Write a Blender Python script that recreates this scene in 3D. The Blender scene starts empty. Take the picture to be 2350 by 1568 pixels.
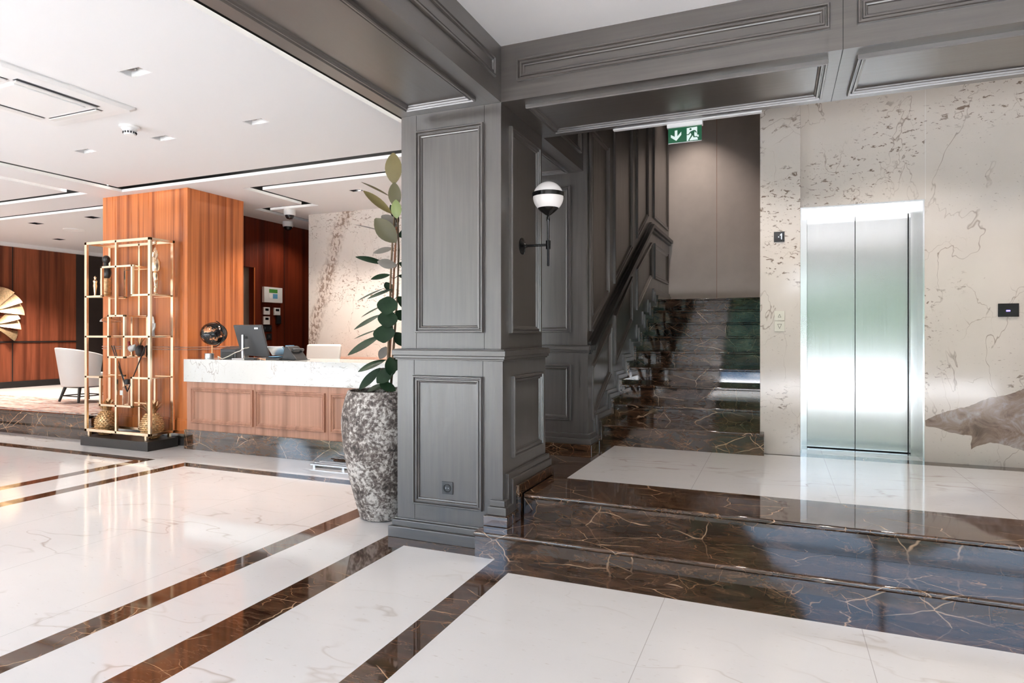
import bpy, bmesh, math, random
from mathutils import Vector
PI = math.pi
sc = bpy.context.scene
COL = sc.collection
random.seed(7)

# ------------------------------------------------------------------ materials
def mat(name):
    m = bpy.data.materials.new(name)
    m.use_nodes = True
    nt = m.node_tree
    b = nt.nodes['Principled BSDF']
    return m, nt, b

def node(nt, typ, **kw):
    n = nt.nodes.new(typ)
    for k, v in kw.items():
        if k in ('inputs',):
            for kk, vv in v.items():
                n.inputs[kk].default_value = vv
        else:
            setattr(n, k, v)
    return n

def lk(nt, a, b):
    nt.links.new(a, b)

def math_(nt, op, a, b=None, c=None, clamp=False):
    n = nt.nodes.new('ShaderNodeMath')
    n.operation = op
    n.use_clamp = clamp
    for i, v in enumerate((a, b, c)):
        if v is None:
            continue
        if isinstance(v, (int, float)):
            n.inputs[i].default_value = v
        else:
            nt.links.new(v, n.inputs[i])
    return n.outputs[0]

def coords(nt, scale=(1, 1, 1), rot=(0, 0, 0), loc=(0, 0, 0)):
    tc = nt.nodes.new('ShaderNodeTexCoord')
    mp = nt.nodes.new('ShaderNodeMapping')
    mp.inputs['Scale'].default_value = scale
    mp.inputs['Rotation'].default_value = rot
    mp.inputs['Location'].default_value = loc
    nt.links.new(tc.outputs['Object'], mp.inputs['Vector'])
    return mp.outputs[0]

def noise(nt, vec, scale, detail=4, rough=.55, dist=0.0):
    n = nt.nodes.new('ShaderNodeTexNoise')
    n.inputs['Scale'].default_value = scale
    n.inputs['Detail'].default_value = detail
    n.inputs['Roughness'].default_value = rough
    n.inputs['Distortion'].default_value = dist
    nt.links.new(vec, n.inputs['Vector'])
    return n

def ramp(nt, fac, stops, interp='LINEAR'):
    r = nt.nodes.new('ShaderNodeValToRGB')
    r.color_ramp.interpolation = interp
    el = r.color_ramp.elements
    el[0].position, el[0].color = stops[0][0], col(stops[0][1])
    el[1].position, el[1].color = stops[-1][0], col(stops[-1][1])
    for p, c in stops[1:-1]:
        e = el.new(p)
        e.color = col(c)
    nt.links.new(fac, r.inputs[0])
    return r.outputs[0]

def col(c):
    if isinstance(c, (int, float)):
        return (c, c, c, 1)
    return (c[0], c[1], c[2], 1)

def mix(nt, fac, a, b, mode='MIX'):
    n = nt.nodes.new('ShaderNodeMix')
    n.data_type = 'RGBA'
    n.blend_type = mode
    for sock, v in ((n.inputs[0], fac), (n.inputs[6], a), (n.inputs[7], b)):
        if isinstance(v, (int, float)):
            sock.default_value = v if sock.type == 'VALUE' else (v, v, v, 1)
        elif isinstance(v, tuple):
            sock.default_value = col(v)
        else:
            nt.links.new(v, sock)
    return n.outputs[2]

def warp(nt, vec, scale, amt):
    nz = noise(nt, vec, scale, 3)
    s = nt.nodes.new('ShaderNodeVectorMath'); s.operation = 'SUBTRACT'
    nt.links.new(nz.outputs['Color'], s.inputs[0]); s.inputs[1].default_value = (.5, .5, .5)
    k = nt.nodes.new('ShaderNodeVectorMath'); k.operation = 'SCALE'
    nt.links.new(s.outputs[0], k.inputs[0]); k.inputs['Scale'].default_value = amt
    a = nt.nodes.new('ShaderNodeVectorMath'); a.operation = 'ADD'
    nt.links.new(vec, a.inputs[0]); nt.links.new(k.outputs[0], a.inputs[1])
    return a.outputs[0]

def cracks(nt, vec, scale, width, rnd=1.0):
    v = nt.nodes.new('ShaderNodeTexVoronoi')
    v.feature = 'DISTANCE_TO_EDGE'
    v.inputs['Scale'].default_value = scale
    v.inputs['Randomness'].default_value = rnd
    nt.links.new(vec, v.inputs['Vector'])
    return ramp(nt, v.outputs['Distance'], [(0, 1), (width * .4, .8), (width, 0)])

def simple(name, c, rough=.5, metal=0.0, spec=.5, emit=None, estr=0, var=0.0, vscale=6, coat=0):
    m, nt, b = mat(name)
    if var:
        v = coords(nt)
        nz = noise(nt, v, vscale, 4)
        lo = tuple(x * (1 - var) for x in c); hi = tuple(min(1, x * (1 + var)) for x in c)
        lk(nt, ramp(nt, nz.outputs['Fac'], [(.3, lo), (.7, hi)]), b.inputs['Base Color'])
    else:
        b.inputs['Base Color'].default_value = col(c)
    b.inputs['Roughness'].default_value = rough
    b.inputs['Metallic'].default_value = metal
    b.inputs['Specular IOR Level'].default_value = spec
    if coat:
        b.inputs['Coat Weight'].default_value = coat
        b.inputs['Coat Roughness'].default_value = .05
    if emit:
        b.inputs['Emission Color'].default_value = col(emit)
        b.inputs['Emission Strength'].default_value = estr
    return m

def white_marble(name, seams=True, tint=(.66, .642, .63)):
    m, nt, b = mat(name)
    v = coords(nt, (1, 2.6, 1), (0, 0, .5))
    vw = warp(nt, v, .9, .7)
    n1 = noise(nt, vw, .9, 3, .5)
    vein = ramp(nt, math_(nt, 'ABSOLUTE', math_(nt, 'SUBTRACT', n1.outputs['Fac'], .5)), [(0, 1), (.003, .7), (.010, 0)])
    n2 = noise(nt, v, .55, 2)
    msk = ramp(nt, n2.outputs['Fac'], [(.47, 0), (.62, 1)])
    vein = math_(nt, 'MULTIPLY', vein, msk)
    n3 = noise(nt, coords(nt, (9, 34, 9), (0, 0, .42)), 1.6, 3, .6)
    fleck = ramp(nt, n3.outputs['Fac'], [(.645, 0), (.73, 1)])
    n4 = noise(nt, v, 1.0, 3)
    base = ramp(nt, n4.outputs['Fac'], [(.3, tuple(x * .95 for x in tint)), (.7, tint)])
    c = mix(nt, math_(nt, 'MULTIPLY', vein, .66), base, (.36, .29, .24))
    c = mix(nt, math_(nt, 'MULTIPLY', fleck, .5), c, (.42, .36, .31))
    if seams:
        tc = nt.nodes.new('ShaderNodeTexCoord'); sx = nt.nodes.new('ShaderNodeSeparateXYZ')
        lk(nt, tc.outputs['Object'], sx.inputs[0])
        f = math_(nt, 'FRACT', math_(nt, 'DIVIDE', math_(nt, 'ADD', sx.outputs[0], 60.56 - .12), .935))
        # joint lies where fract is near a fixed value
        d = math_(nt, 'ABSOLUTE', math_(nt, 'SUBTRACT', f, SEAM_F))
        c = mix(nt, math_(nt, 'MULTIPLY', math_(nt, 'LESS_THAN', d, .0017), .6), c, (.25, .22, .2))
    lk(nt, c, b.inputs['Base Color'])
    b.inputs['Roughness'].default_value = .07
    return m
SEAM_F = ((-.56 + 60.56 - .12) / .935) % 1.0

def ridge(nt, vec, scale, width, detail=4, rough=.55, dist=0.0, level=.5):
    n = noise(nt, vec, scale, detail, rough, dist)
    return ramp(nt, math_(nt, 'ABSOLUTE', math_(nt, 'SUBTRACT', n.outputs['Fac'], level)), [(0, 1), (width * .45, .7), (width, 0)])

def brown_marble(name, dark=(.020, .011, .007), mid=(.10, .050, .027), vein=(.50, .33, .21), rough=.05):
    m, nt, b = mat(name)
    v = coords(nt)
    n1 = noise(nt, coords(nt, (1.1, 6, 5)), 2.4, 5, .68, .9)
    c = ramp(nt, n1.outputs['Fac'], [(.36, dark), (.52, tuple((a * .6 + d * .4) for a, d in zip(dark, mid))), (.70, mid), (.82, (.20, .10, .05))])
    # straight healed fractures, broken up by masks
    k1 = cracks(nt, warp(nt, coords(nt, (.8, 1.5, 1.2), (0, 0, .35)), 3.5, .10), 2.6, .0075)
    k2 = cracks(nt, warp(nt, coords(nt, (1, 2.2, 1.4), (.3, .2, -.5)), 4.0, .12), 5.5, .011)
    k3 = ridge(nt, coords(nt, (.8, 3.6, 2.4), (0, .2, 0)), 3.2, .012, 5, .6, .6)
    m1 = ramp(nt, noise(nt, v, 2.3, 2).outputs['Fac'], [(.47, 0), (.55, 1)])
    m2 = ramp(nt, noise(nt, coords(nt, loc=(3, 1, 2)), 2.9, 2).outputs['Fac'], [(.49, 0), (.58, 1)])
    c = mix(nt, math_(nt, 'MULTIPLY', k3, .30), c, (.30, .15, .075))
    c = mix(nt, math_(nt, 'MULTIPLY', math_(nt, 'MULTIPLY', k2, m2), .65), c, (.42, .23, .12))
    c = mix(nt, math_(nt, 'MULTIPLY', math_(nt, 'MULTIPLY', k1, m1), .95), c, vein)
    lk(nt, c, b.inputs['Base Color'])
    b.inputs['Roughness'].default_value = rough
    b.inputs['Specular IOR Level'].default_value = 1.0
    return m

def wall_marble(name, base=(.66, .605, .545), speck=(.13, .08, .05), agate=False, seed=0.0, dens=.0, rough=.09, reduce=1.0, vein_line=None):
    m, nt, b = mat(name)
    v = coords(nt, loc=(seed, seed * .7, seed * .3))
    vs = coords(nt, (1, 1, 1), (0, .55, 0), (seed, 0, 0))
    cloud = noise(nt, v, 1.3, 4)
    c = ramp(nt, cloud.outputs['Fac'], [(.3, tuple(x * .93 for x in base)), (.7, tuple(min(1, x * 1.05) for x in base))])
    # fine wandering cracks
    k1 = ridge(nt, coords(nt, (1.5, 1.5, .8), (0, .3, 0), (seed, 0, 0)), .95, .0026, 5, .56, .4)
    km = ramp(nt, noise(nt, v, 1.3, 2).outputs['Fac'], [(.42, 0), (.54, 1)])
    c = mix(nt, math_(nt, 'MULTIPLY', math_(nt, 'MULTIPLY', k1, km), .8 * reduce), c, (.22, .16, .12))
    k2 = cracks(nt, warp(nt, coords(nt, (1.2, 1.2, .8), (0, .4, 0), (seed, 2, 0)), 5.0, .16), 2.9, .0055)
    km2 = ramp(nt, noise(nt, v, 1.9, 2).outputs['Fac'], [(.53, 0), (.60, 1)])
    c = mix(nt, math_(nt, 'MULTIPLY', math_(nt, 'MULTIPLY', k2, km2), .65 * reduce), c, (.27, .20, .15))
    sm = noise(nt, coords(nt, (30, 30, 50), (0, .5, 0), (seed, 0, 0)), 1.2, 2, .6)
    smm = ramp(nt, sm.outputs['Fac'], [(.64, 0), (.70, 1)])
    smk = ramp(nt, noise(nt, coords(nt, loc=(seed + 4, 0, 1)), 1.7, 2).outputs['Fac'], [(.45, 0), (.58, 1)])
    c = mix(nt, math_(nt, 'MULTIPLY', math_(nt, 'MULTIPLY', smm, smk), .55 * reduce), c, (.24, .18, .14))
    # clustered dark flecks, stretched along a slant
    fl = noise(nt, coords(nt, (9, 9, 18), (0, .5, 0), (seed, 0, 0)), 1.7, 4, .66, .5)
    flm = ramp(nt, fl.outputs['Fac'], [(.575, 0), (.625, 1)])
    big = noise(nt, vs, 1.05, 2)
    cl = ramp(nt, big.outputs['Fac'], [(.52 - dens, 0), (.58 - dens, 1)])
    c = mix(nt, math_(nt, 'MULTIPLY', math_(nt, 'MULTIPLY', flm, cl), .85 * reduce), c, speck)
    if vein_line:
        (xa, za), (xb, zb) = vein_line
        tc = nt.nodes.new('ShaderNodeTexCoord')
        wv = warp(nt, tc.outputs['Object'], 2.2, .35)
        sx = nt.nodes.new('ShaderNodeSeparateXYZ'); lk(nt, wv, sx.inputs[0])
        L_ = math.hypot(xb - xa, zb - za); nx, nz = (zb - za) / L_, -(xb - xa) / L_
        dd = math_(nt, 'ADD', math_(nt, 'MULTIPLY', math_(nt, 'SUBTRACT', sx.outputs[0], xa), nx), math_(nt, 'MULTIPLY', math_(nt, 'SUBTRACT', sx.outputs[2], za), nz))
        bandm = ramp(nt, math_(nt, 'ABSOLUTE', dd), [(0, 1), (.05, .9), (.17, 0)])
        gr = noise(nt, coords(nt, (14, 14, 9)), 1.5, 4, .65, .5)
        grm = ramp(nt, gr.outputs['Fac'], [(.47, 0), (.56, 1)])
        c = mix(nt, math_(nt, 'MULTIPLY', bandm, .25), c, (.52, .36, .27))
        c = mix(nt, math_(nt, 'MULTIPLY', math_(nt, 'MULTIPLY', grm, bandm), .85), c, (.19, .12, .085))
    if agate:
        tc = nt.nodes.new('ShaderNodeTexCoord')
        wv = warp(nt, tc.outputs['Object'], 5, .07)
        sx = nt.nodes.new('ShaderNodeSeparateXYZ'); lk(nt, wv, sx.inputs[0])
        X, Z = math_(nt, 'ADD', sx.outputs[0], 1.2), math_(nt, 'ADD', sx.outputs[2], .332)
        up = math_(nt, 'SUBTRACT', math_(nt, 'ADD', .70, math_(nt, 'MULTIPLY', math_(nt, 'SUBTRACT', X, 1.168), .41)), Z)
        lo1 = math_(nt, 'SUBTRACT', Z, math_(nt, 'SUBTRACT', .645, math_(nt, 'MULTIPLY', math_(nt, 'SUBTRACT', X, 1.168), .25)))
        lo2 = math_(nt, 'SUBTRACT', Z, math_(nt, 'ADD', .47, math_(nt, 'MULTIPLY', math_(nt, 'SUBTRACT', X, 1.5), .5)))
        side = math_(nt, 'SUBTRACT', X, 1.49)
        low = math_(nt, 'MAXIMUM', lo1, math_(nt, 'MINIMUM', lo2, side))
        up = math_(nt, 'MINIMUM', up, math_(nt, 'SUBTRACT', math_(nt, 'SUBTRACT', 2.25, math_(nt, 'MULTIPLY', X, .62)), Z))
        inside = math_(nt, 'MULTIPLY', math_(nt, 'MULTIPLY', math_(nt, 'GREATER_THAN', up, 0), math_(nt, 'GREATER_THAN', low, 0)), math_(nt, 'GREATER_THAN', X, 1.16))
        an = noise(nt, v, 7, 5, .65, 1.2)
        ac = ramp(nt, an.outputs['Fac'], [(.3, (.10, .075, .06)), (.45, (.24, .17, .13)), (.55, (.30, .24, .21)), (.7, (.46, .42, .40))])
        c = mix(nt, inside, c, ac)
    lk(nt, c, b.inputs['Base Color'])
    b.inputs['Roughness'].default_value = rough
    return m

def wood(name, c0, c1, axis=2, rough=.4, scale=1.0, stretch=.045, line=None, rv=.08, spec=.5, cathedral=0.0, bump=.08, coat=0.0):
    m, nt, b = mat(name)
    s = [38 * scale] * 3
    s[axis] = 38 * scale * stretch
    v = coords(nt, tuple(s))
    if cathedral:
        v = warp(nt, v, .25, cathedral)
    n1 = noise(nt, v, 1.0, 4, .6, .3)
    c = ramp(nt, n1.outputs['Fac'], [(.3, c0), (.7, c1)])
    if line:
        s2 = [11 * scale] * 3
        s2[axis] = .22 * scale
        n2 = noise(nt, coords(nt, tuple(s2)), 1.3, 2, .5, .2)
        c = mix(nt, ramp(nt, n2.outputs['Fac'], [(.5, 0), (.66, 1)]), c, line)
    lk(nt, c, b.inputs['Base Color'])
    lk(nt, ramp(nt, n1.outputs['Fac'], [(.3, rough - rv), (.7, rough + rv)]), b.inputs['Roughness'])
    b.inputs['Specular IOR Level'].default_value = spec
    if coat:
        b.inputs['Coat Weight'].default_value = coat; b.inputs['Coat Roughness'].default_value = .34
    if bump:
        bp = nt.nodes.new('ShaderNodeBump')
        bp.inputs['Strength'].default_value = bump
        bp.inputs['Distance'].default_value = .004
        lk(nt, n1.outputs['Fac'], bp.inputs['Height'])
        lk(nt, bp.outputs[0], b.inputs['Normal'])
    return m

def steel(name, c=(.62, .62, .61), rough=.22, aniso=.75, tangent=(1, 0, 0)):
    m, nt, b = mat(name)
    b.inputs['Base Color'].default_value = col(c)
    b.inputs['Metallic'].default_value = 1
    b.inputs['Anisotropic'].default_value = aniso
    t = nt.nodes.new('ShaderNodeCombineXYZ')
    for i in range(3):
        t.inputs[i].default_value = tangent[i]
    lk(nt, t.outputs[0], b.inputs['Tangent'])
    n = noise(nt, coords(nt, (160, 160, 1.5)), 1, 3)
    lk(nt, ramp(nt, n.outputs['Fac'], [(.3, rough - .015), (.7, rough + .015)]), b.inputs['Roughness'])
    return m

M = {}
M['marble_white'] = white_marble('white floor marble')
M['marble_brown'] = brown_marble('dark brown veined marble')
M['marble_wall'] = wall_marble('cream flecked marble', agate=True)
M['marble_pillar'] = wall_marble('cream flecked marble slab', seed=3.3, dens=.05)
M['marble_desk'] = wall_marble('white grey veined marble', base=(.74, .745, .72), speck=(.28, .26, .24), seed=7.1, reduce=.8, dens=-.03)
M['marble_reception'] = wall_marble('cream rust veined marble', base=(.70, .64, .585), speck=(.2, .13, .09), seed=5.2, dens=.02, vein_line=((-6.04, 3.25), (-6.57, 1.61)))
DK0, DK1 = (.035, .0285, .025), (.066, .055, .048)
M['dark_z'] = wood('charcoal stained oak upright', DK0, DK1, 2, rough=.36, spec=.95, coat=.7)
M['dark_x'] = wood('charcoal stained oak across', DK0, DK1, 0, rough=.36, spec=.95, coat=.7)
M['dark_y'] = wood('charcoal stained oak along', DK0, DK1, 1, rough=.36, spec=.95, coat=.7)
M['walnut'] = wood('orange walnut veneer', (.46, .125, .030), (.66, .215, .065), 2, rough=.33, scale=.8, stretch=.02, line=(.29, .070, .016))
M['walnut_desk'] = wood('pale walnut veneer', (.36, .18, .115), (.50, .27, .19), 2, rough=.42, scale=.55, stretch=.02, line=(.28, .135, .085))
M['walnut_red'] = wood('red brown veneer', (.085, .012, .004), (.15, .024, .008), 2, rough=.4, scale=.6, stretch=.03, line=(.055, .008, .003), spec=.3)
M['walnut_dark'] = wood('dark walnut veneer', (.18, .047, .021), (.29, .082, .038), 2, rough=.42, scale=.45, stretch=.06, line=(.10, .026, .012), spec=.3, cathedral=1.6)
M['white_paint'] = simple('white ceiling paint', (.80, .79, .78), .6)
M['white_paint_b'] = simple('warm white ceiling paint', (.77, .745, .73), .6)
M['void'] = simple('black ceiling void', (.004, .004, .004), .9)
M['steel'] = steel('brushed steel')
M['steel_frame'] = simple('satin steel', (.66, .66, .65), .2, 1.0)
M['champagne'] = simple('taupe satin laminate', (.56, .485, .44), .36, .4, var=.06, vscale=3)
M['gold'] = simple('polished pale gold', (.98, .78, .56), .24, 1.0)
M['gold_matte'] = simple('matte antique gold', (.66, .46, .26), .36, .9, var=.25, vscale=40)
M['black_metal'] = simple('gloss black metal', (.008, .008, .008), .2, .2)
M['black'] = simple('black plastic', (.012, .012, .013), .4)
M['black_wood'] = simple('black lacquer', (.018, .016, .015), .35, var=.2)
M['grey_plastic'] = simple('dark grey plastic', (.05, .052, .056), .35)
M['silver'] = simple('brushed aluminium', (.75, .75, .76), .28, 1.0)
M['white_plastic'] = simple('white plastic', (.72, .71, .68), .35)
M['bright_plastic'] = simple('bright white plastic', (.83, .82, .80), .4)
M['cream_plastic'] = simple('pale cream plastic', (.66, .64, .54), .35)
M['leather_white'] = simple('white leather', (.74, .72, .69), .45)
M['opal'] = simple('opal glass', (.84, .80, .78), .25, emit=(1, .93, .88), estr=.12)
M['screen_black'] = simple('black gloss screen', (.006, .006, .007), .12)
M['lcd_green'] = simple('green lcd', (.03, .06, .02), .25, emit=(.1, .35, .05), estr=.15)
M['lcd_blue'] = simple('blue label', (.12, .32, .5), .3)
M['digit'] = simple('white lit digit', (.8, .9, 1), .4, emit=(.8, .9, 1), estr=1.2)
M['digit_blue'] = simple('blue lit text', (.2, .15, .9), .4, emit=(.25, .2, 1), estr=1.4)
M['green_sign'] = simple('green exit panel', (.004, .075, .03), .35, emit=(.0, .12, .045), estr=.05)
M['sign_white'] = simple('white sign graphic', (.75, .82, .78), .4, emit=(.8, .9, .85), estr=.12)
M['dark_ink'] = simple('grey button print', (.12, .13, .1), .5)
M['soil'] = simple('dark soil', (.02, .014, .01), .9, var=.4, vscale=30)
M['navy'] = simple('navy glaze', (.018, .03, .06), .3)
M['lens'] = simple('dark lens', (.01, .01, .012), .1)
M['bulb'] = simple('lamp reflector', (.35, .32, .3), .3, .6)
M['grey_door'] = simple('grey door leaf', (.17, .135, .11), .45)
M['shell'] = simple('plain plaster', (.70, .67, .64), .8)
M['dark_wall'] = simple('dark brown wall', (.03, .02, .016), .6)  # one plain dark brown for the lounge end walls
M['paving'] = simple('pale paving', (.62, .60, .56), .8, var=.1, vscale=2)
M['frame_dark'] = simple('dark window frame', (.02, .02, .022), .4)
M['carpet_grey'] = simple('grey lounge carpet', (.42, .39, .37), .95, var=.08, vscale=60)
M['copper'] = simple('copper', (.75, .38, .2), .3, 1.0)
M['cable'] = simple('white cable', (.7, .66, .58), .5)
M['red_lacquer'] = simple('dark red lacquer', (.28, .03, .02), .35)
M['parrot'] = simple('rust painted bird', (.36, .11, .03), .45, var=.3, vscale=25)
M['card_white'] = simple('white ceramic', (.8, .78, .75), .3)

def m_leaf(name, c0, c1, under):
    m, nt, b = mat(name)
    g = nt.nodes.new('ShaderNodeNewGeometry')
    n = noise(nt, coords(nt), 9, 3)
    c = ramp(nt, n.outputs['Fac'], [(.3, c0), (.7, c1)])
    lk(nt, mix(nt, g.outputs['Backfacing'], c, under), b.inputs['Base Color'])
    b.inputs['Roughness'].default_value = .36
    b.inputs['Specular IOR Level'].default_value = .22
    return m
M['leaf'] = m_leaf('rubber plant leaf', (.008, .024, .011), (.020, .048, .022), (.10, .09, .045))
M['leaf_olive'] = simple('olive leaf underside', (.17, .135, .05), .4, var=.15)
M['leaf_grey'] = simple('dull leaf underside', (.15, .135, .115), .5, var=.1)
M['leaf_lime'] = simple('young pale leaf', (.20, .25, .07), .35, var=.15)
M['leaf_bright'] = simple('bright green leaf', (.06, .22, .02), .4, var=.3, vscale=12)
M['stem'] = simple('plant stem', (.16, .10, .055), .6, var=.3, vscale=30)
M['cane'] = simple('reddish cane', (.34, .14, .07), .5, var=.2, vscale=30)

def m_pot():
    m, nt, b = mat('crackled grey stoneware')
    v = coords(nt)
    n1 = noise(nt, warp(nt, v, 9, .08), 34, 5, .7)
    n2 = noise(nt, v, 5, 3)
    f = math_(nt, 'ADD', n1.outputs['Fac'], math_(nt, 'MULTIPLY', math_(nt, 'SUBTRACT', n2.outputs['Fac'], .5), .5))
    c = ramp(nt, f, [(.34, (.03, .025, .022)), (.46, (.13, .105, .095)), (.53, (.30, .27, .25)), (.62, (.66, .63, .60))])
    lk(nt, c, b.inputs['Base Color'])
    b.inputs['Roughness'].default_value = .7
    bp = nt.nodes.new('ShaderNodeBump'); bp.inputs['Strength'].default_value = .5; bp.inputs['Distance'].default_value = .01
    lk(nt, n1.outputs['Fac'], bp.inputs['Height']); lk(nt, bp.outputs[0], b.inputs['Normal'])
    return m
M['pot'] = m_pot()

def m_globe():
    m, nt, b = mat('black globe with copper land')
    n = noise(nt, coords(nt, (9, 9, 9)), 1.0, 5, .6)
    land = ramp(nt, n.outputs['Fac'], [(.54, 0), (.57, 1)])
    lk(nt, mix(nt, land, (.008, .008, .009), (.55, .27, .15)), b.inputs['Base Color'])
    lk(nt, land, b.inputs['Metallic'])
    b.inputs['Roughness'].default_value = .1
    return m
M['globe'] = m_globe()

def m_rug():
    m, nt, b = mat('streaked rug pile')
    n = noise(nt, coords(nt, (3, 22, 3)), 1.4, 4, .65)
    c = ramp(nt, n.outputs['Fac'], [(.36, (.10, .075, .065)), (.46, (.42, .19, .14)), (.53, (.36, .33, .31)), (.63, (.58, .43, .33))])
    lk(nt, c, b.inputs['Base Color']); b.inputs['Roughness'].default_value = .95
    return m
M['rug'] = m_rug()

def m_mosaic():
    m, nt, b = mat('blue mottled fabric')
    n = noise(nt, coords(nt, (1, 1, .7)), 22, 4, .7)
    lk(nt, ramp(nt, n.outputs['Fac'], [(.38, (.05, .14, .17)), (.5, (.22, .38, .42)), (.6, (.62, .70, .70))]), b.inputs['Base Color'])
    b.inputs['Roughness'].default_value = .6
    return m
M['mosaic'] = m_mosaic()

def m_hedge():
    m, nt, b = mat('tree foliage')
    n = noise(nt, coords(nt), 2.2, 5, .7)
    lk(nt, ramp(nt, n.outputs['Fac'], [(.35, (.012, .020, .008)), (.5, (.05, .075, .03)), (.68, (.14, .18, .09))]), b.inputs['Base Color'])
    b.inputs['Roughness'].default_value = .8
    return m
M['foliage'] = m_hedge()

def m_glass():
    m, nt, b = mat('clear bottle glass')
    b.inputs['Base Color'].default_value = (.93, .93, .92, 1)
    b.inputs['Roughness'].default_value = .02
    b.inputs['Transmission Weight'].default_value = 1
    b.inputs['IOR'].default_value = 1.35
    return m
M['glass'] = m_glass()

# ------------------------------------------------------------------ mesh builder
class MB:
    def __init__(s):
        s.v = []; s.f = []; s.mi = []
    def add(s, vs, fs, mi=0):
        b = len(s.v)
        s.v += [tuple(p) for p in vs]
        s.f += [tuple(b + i for i in f) for f in fs]
        s.mi += [mi] * len(fs)
        return s
    def box(s, x0, x1, y0, y1, z0, z1, mi=0):
        return s.add([(x0, y0, z0), (x1, y0, z0), (x1, y1, z0), (x0, y1, z0), (x0, y0, z1), (x1, y0, z1), (x1, y1, z1), (x0, y1, z1)],
                     [(0, 3, 2, 1), (4, 5, 6, 7), (0, 1, 5, 4), (1, 2, 6, 5), (2, 3, 7, 6), (3, 0, 4, 7)], mi)
    def prism(s, poly, axis, a, b, mi=0):
        """poly: 2-D outline; axis 0: (y,z) extruded in x; 1: (x,z) in y; 2: (x,y) in z"""
        def P(p, t):
            return (t, p[0], p[1]) if axis == 0 else (p[0], t, p[1]) if axis == 1 else (p[0], p[1], t)
        n = len(poly)
        vs = [P(p, a) for p in poly] + [P(p, b) for p in poly]
        fs = [tuple(range(n))[::-1], tuple(range(n, 2 * n))] + [(i, (i + 1) % n, n + (i + 1) % n, n + i) for i in range(n)]
        return s.add(vs, fs, mi)
    def lathe(s, prof, c=(0, 0, 0), n=24, mi=0, axis='z', cap=True):
        vs = []; fs = []
        for r, z in prof:
            for i in range(n):
                t = 2 * PI * i / n
                if axis == 'z': p = (c[0] + r * math.cos(t), c[1] + r * math.sin(t), c[2] + z)
                elif axis == 'x': p = (c[0] + z, c[1] + r * math.cos(t), c[2] + r * math.sin(t))
                else: p = (c[0] + r * math.cos(t), c[1] + z, c[2] + r * math.sin(t))
                vs.append(p)
        for k in range(len(prof) - 1):
            for i in range(n):
                j = (i + 1) % n
                fs.append((k * n + i, k * n + j, (k + 1) * n + j, (k + 1) * n + i))
        if cap:
            if prof[0][0] > 1e-5: fs.append(tuple(range(n))[::-1])
            if prof[-1][0] > 1e-5: fs.append(tuple((len(prof) - 1) * n + i for i in range(n)))
        return s.add(vs, fs, mi)
    def tube(s, pts, r, n=10, mi=0):
        pts = [Vector(p) for p in pts]
        rs = r if isinstance(r, (list, tuple)) else [r] * len(pts)
        vs = []; fs = []
        for k, p in enumerate(pts):
            d = (pts[min(k + 1, len(pts) - 1)] - pts[max(k - 1, 0)]).normalized()
            u = d.cross(Vector((0, 0, 1)))
            if u.length < 1e-3: u = d.cross(Vector((1, 0, 0)))
            u.normalize(); w = d.cross(u)
            for i in range(n):
                t = 2 * PI * i / n
                vs.append(p + u * math.cos(t) * rs[k] + w * math.sin(t) * rs[k])
        for k in range(len(pts) - 1):
            for i in range(n):
                j = (i + 1) % n
                fs.append((k * n + i, k * n + j, (k + 1) * n + j, (k + 1) * n + i))
        fs += [tuple(range(n))[::-1], tuple((len(pts) - 1) * n + i for i in range(n))]
        return s.add(vs, fs, mi)
    def ball(s, c, r, n=24, m=14, mi=0, sc=(1, 1, 1)):
        prof = [(max(1e-6, math.sin(PI * k / m)) * r, -math.cos(PI * k / m) * r) for k in range(m + 1)]
        b = len(s.v)
        s.lathe(prof, (0, 0, 0), n, mi, cap=False)
        for i in range(b, len(s.v)):
            p = s.v[i]; s.v[i] = (c[0] + p[0] * sc[0], c[1] + p[1] * sc[1], c[2] + p[2] * sc[2])
        return s
    def frame(s, poly, prof, O, U, V, N, mi=0):
        """a mitred moulding run round poly (2-D, counter-clockwise), profile = (inset, height)"""
        O, U, V, N = Vector(O), Vector(U), Vector(V), Vector(N)
        n = len(poly)
        P = [Vector(p) for p in poly]
        off = []
        for i in range(n):
            a, p, c = P[i - 1], P[i], P[(i + 1) % n]
            d1 = (p - a).normalized(); d2 = (c - p).normalized()
            n1 = Vector((-d1.y, d1.x)); n2 = Vector((-d2.y, d2.x))
            off.append((n1 + n2) / (1 + n1.dot(n2)))
        vs = []; fs = []
        for o, h in prof:
            for i in range(n):
                q = P[i] + off[i] * o
                vs.append(O + U * q.x + V * q.y + N * h)
        for k in range(len(prof) - 1):
            for i in range(n):
                j = (i + 1) % n
                fs.append((k * n + i, k * n + j, (k + 1) * n + j, (k + 1) * n + i))
        return s.add(vs, fs, mi)
    def build(s, name, m, parent=None, bevel=0.0, smooth=False, local=False, sub=0):
        me = bpy.data.meshes.new(name)
        o = bpy.data.objects.new(name, me)
        off = Vector((0, 0, 0))
        if parent is not None and not local:
            off = world_loc(parent)
        me.from_pydata([tuple(Vector(p) - off) for p in s.v], [], s.f)
        ms = m if isinstance(m, (list, tuple)) else [m]
        for q in ms: me.materials.append(M[q])
        if len(ms) > 1:
            me.polygons.foreach_set('material_index', s.mi)
        bm = bmesh.new(); bm.from_mesh(me)
        bmesh.ops.recalc_face_normals(bm, faces=bm.faces)
        bm.to_mesh(me); bm.free()
        if smooth:
            me.polygons.foreach_set('use_smooth', [True] * len(me.polygons))
            me.set_sharp_from_angle(angle=math.radians(38))
        COL.objects.link(o)
        if parent is not None: o.parent = parent
        if bevel:
            bv = o.modifiers.new('edge', 'BEVEL'); bv.width = bevel; bv.segments = 4 if smooth else 2; bv.limit_method = 'ANGLE'; bv.angle_limit = math.radians(40)
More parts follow.
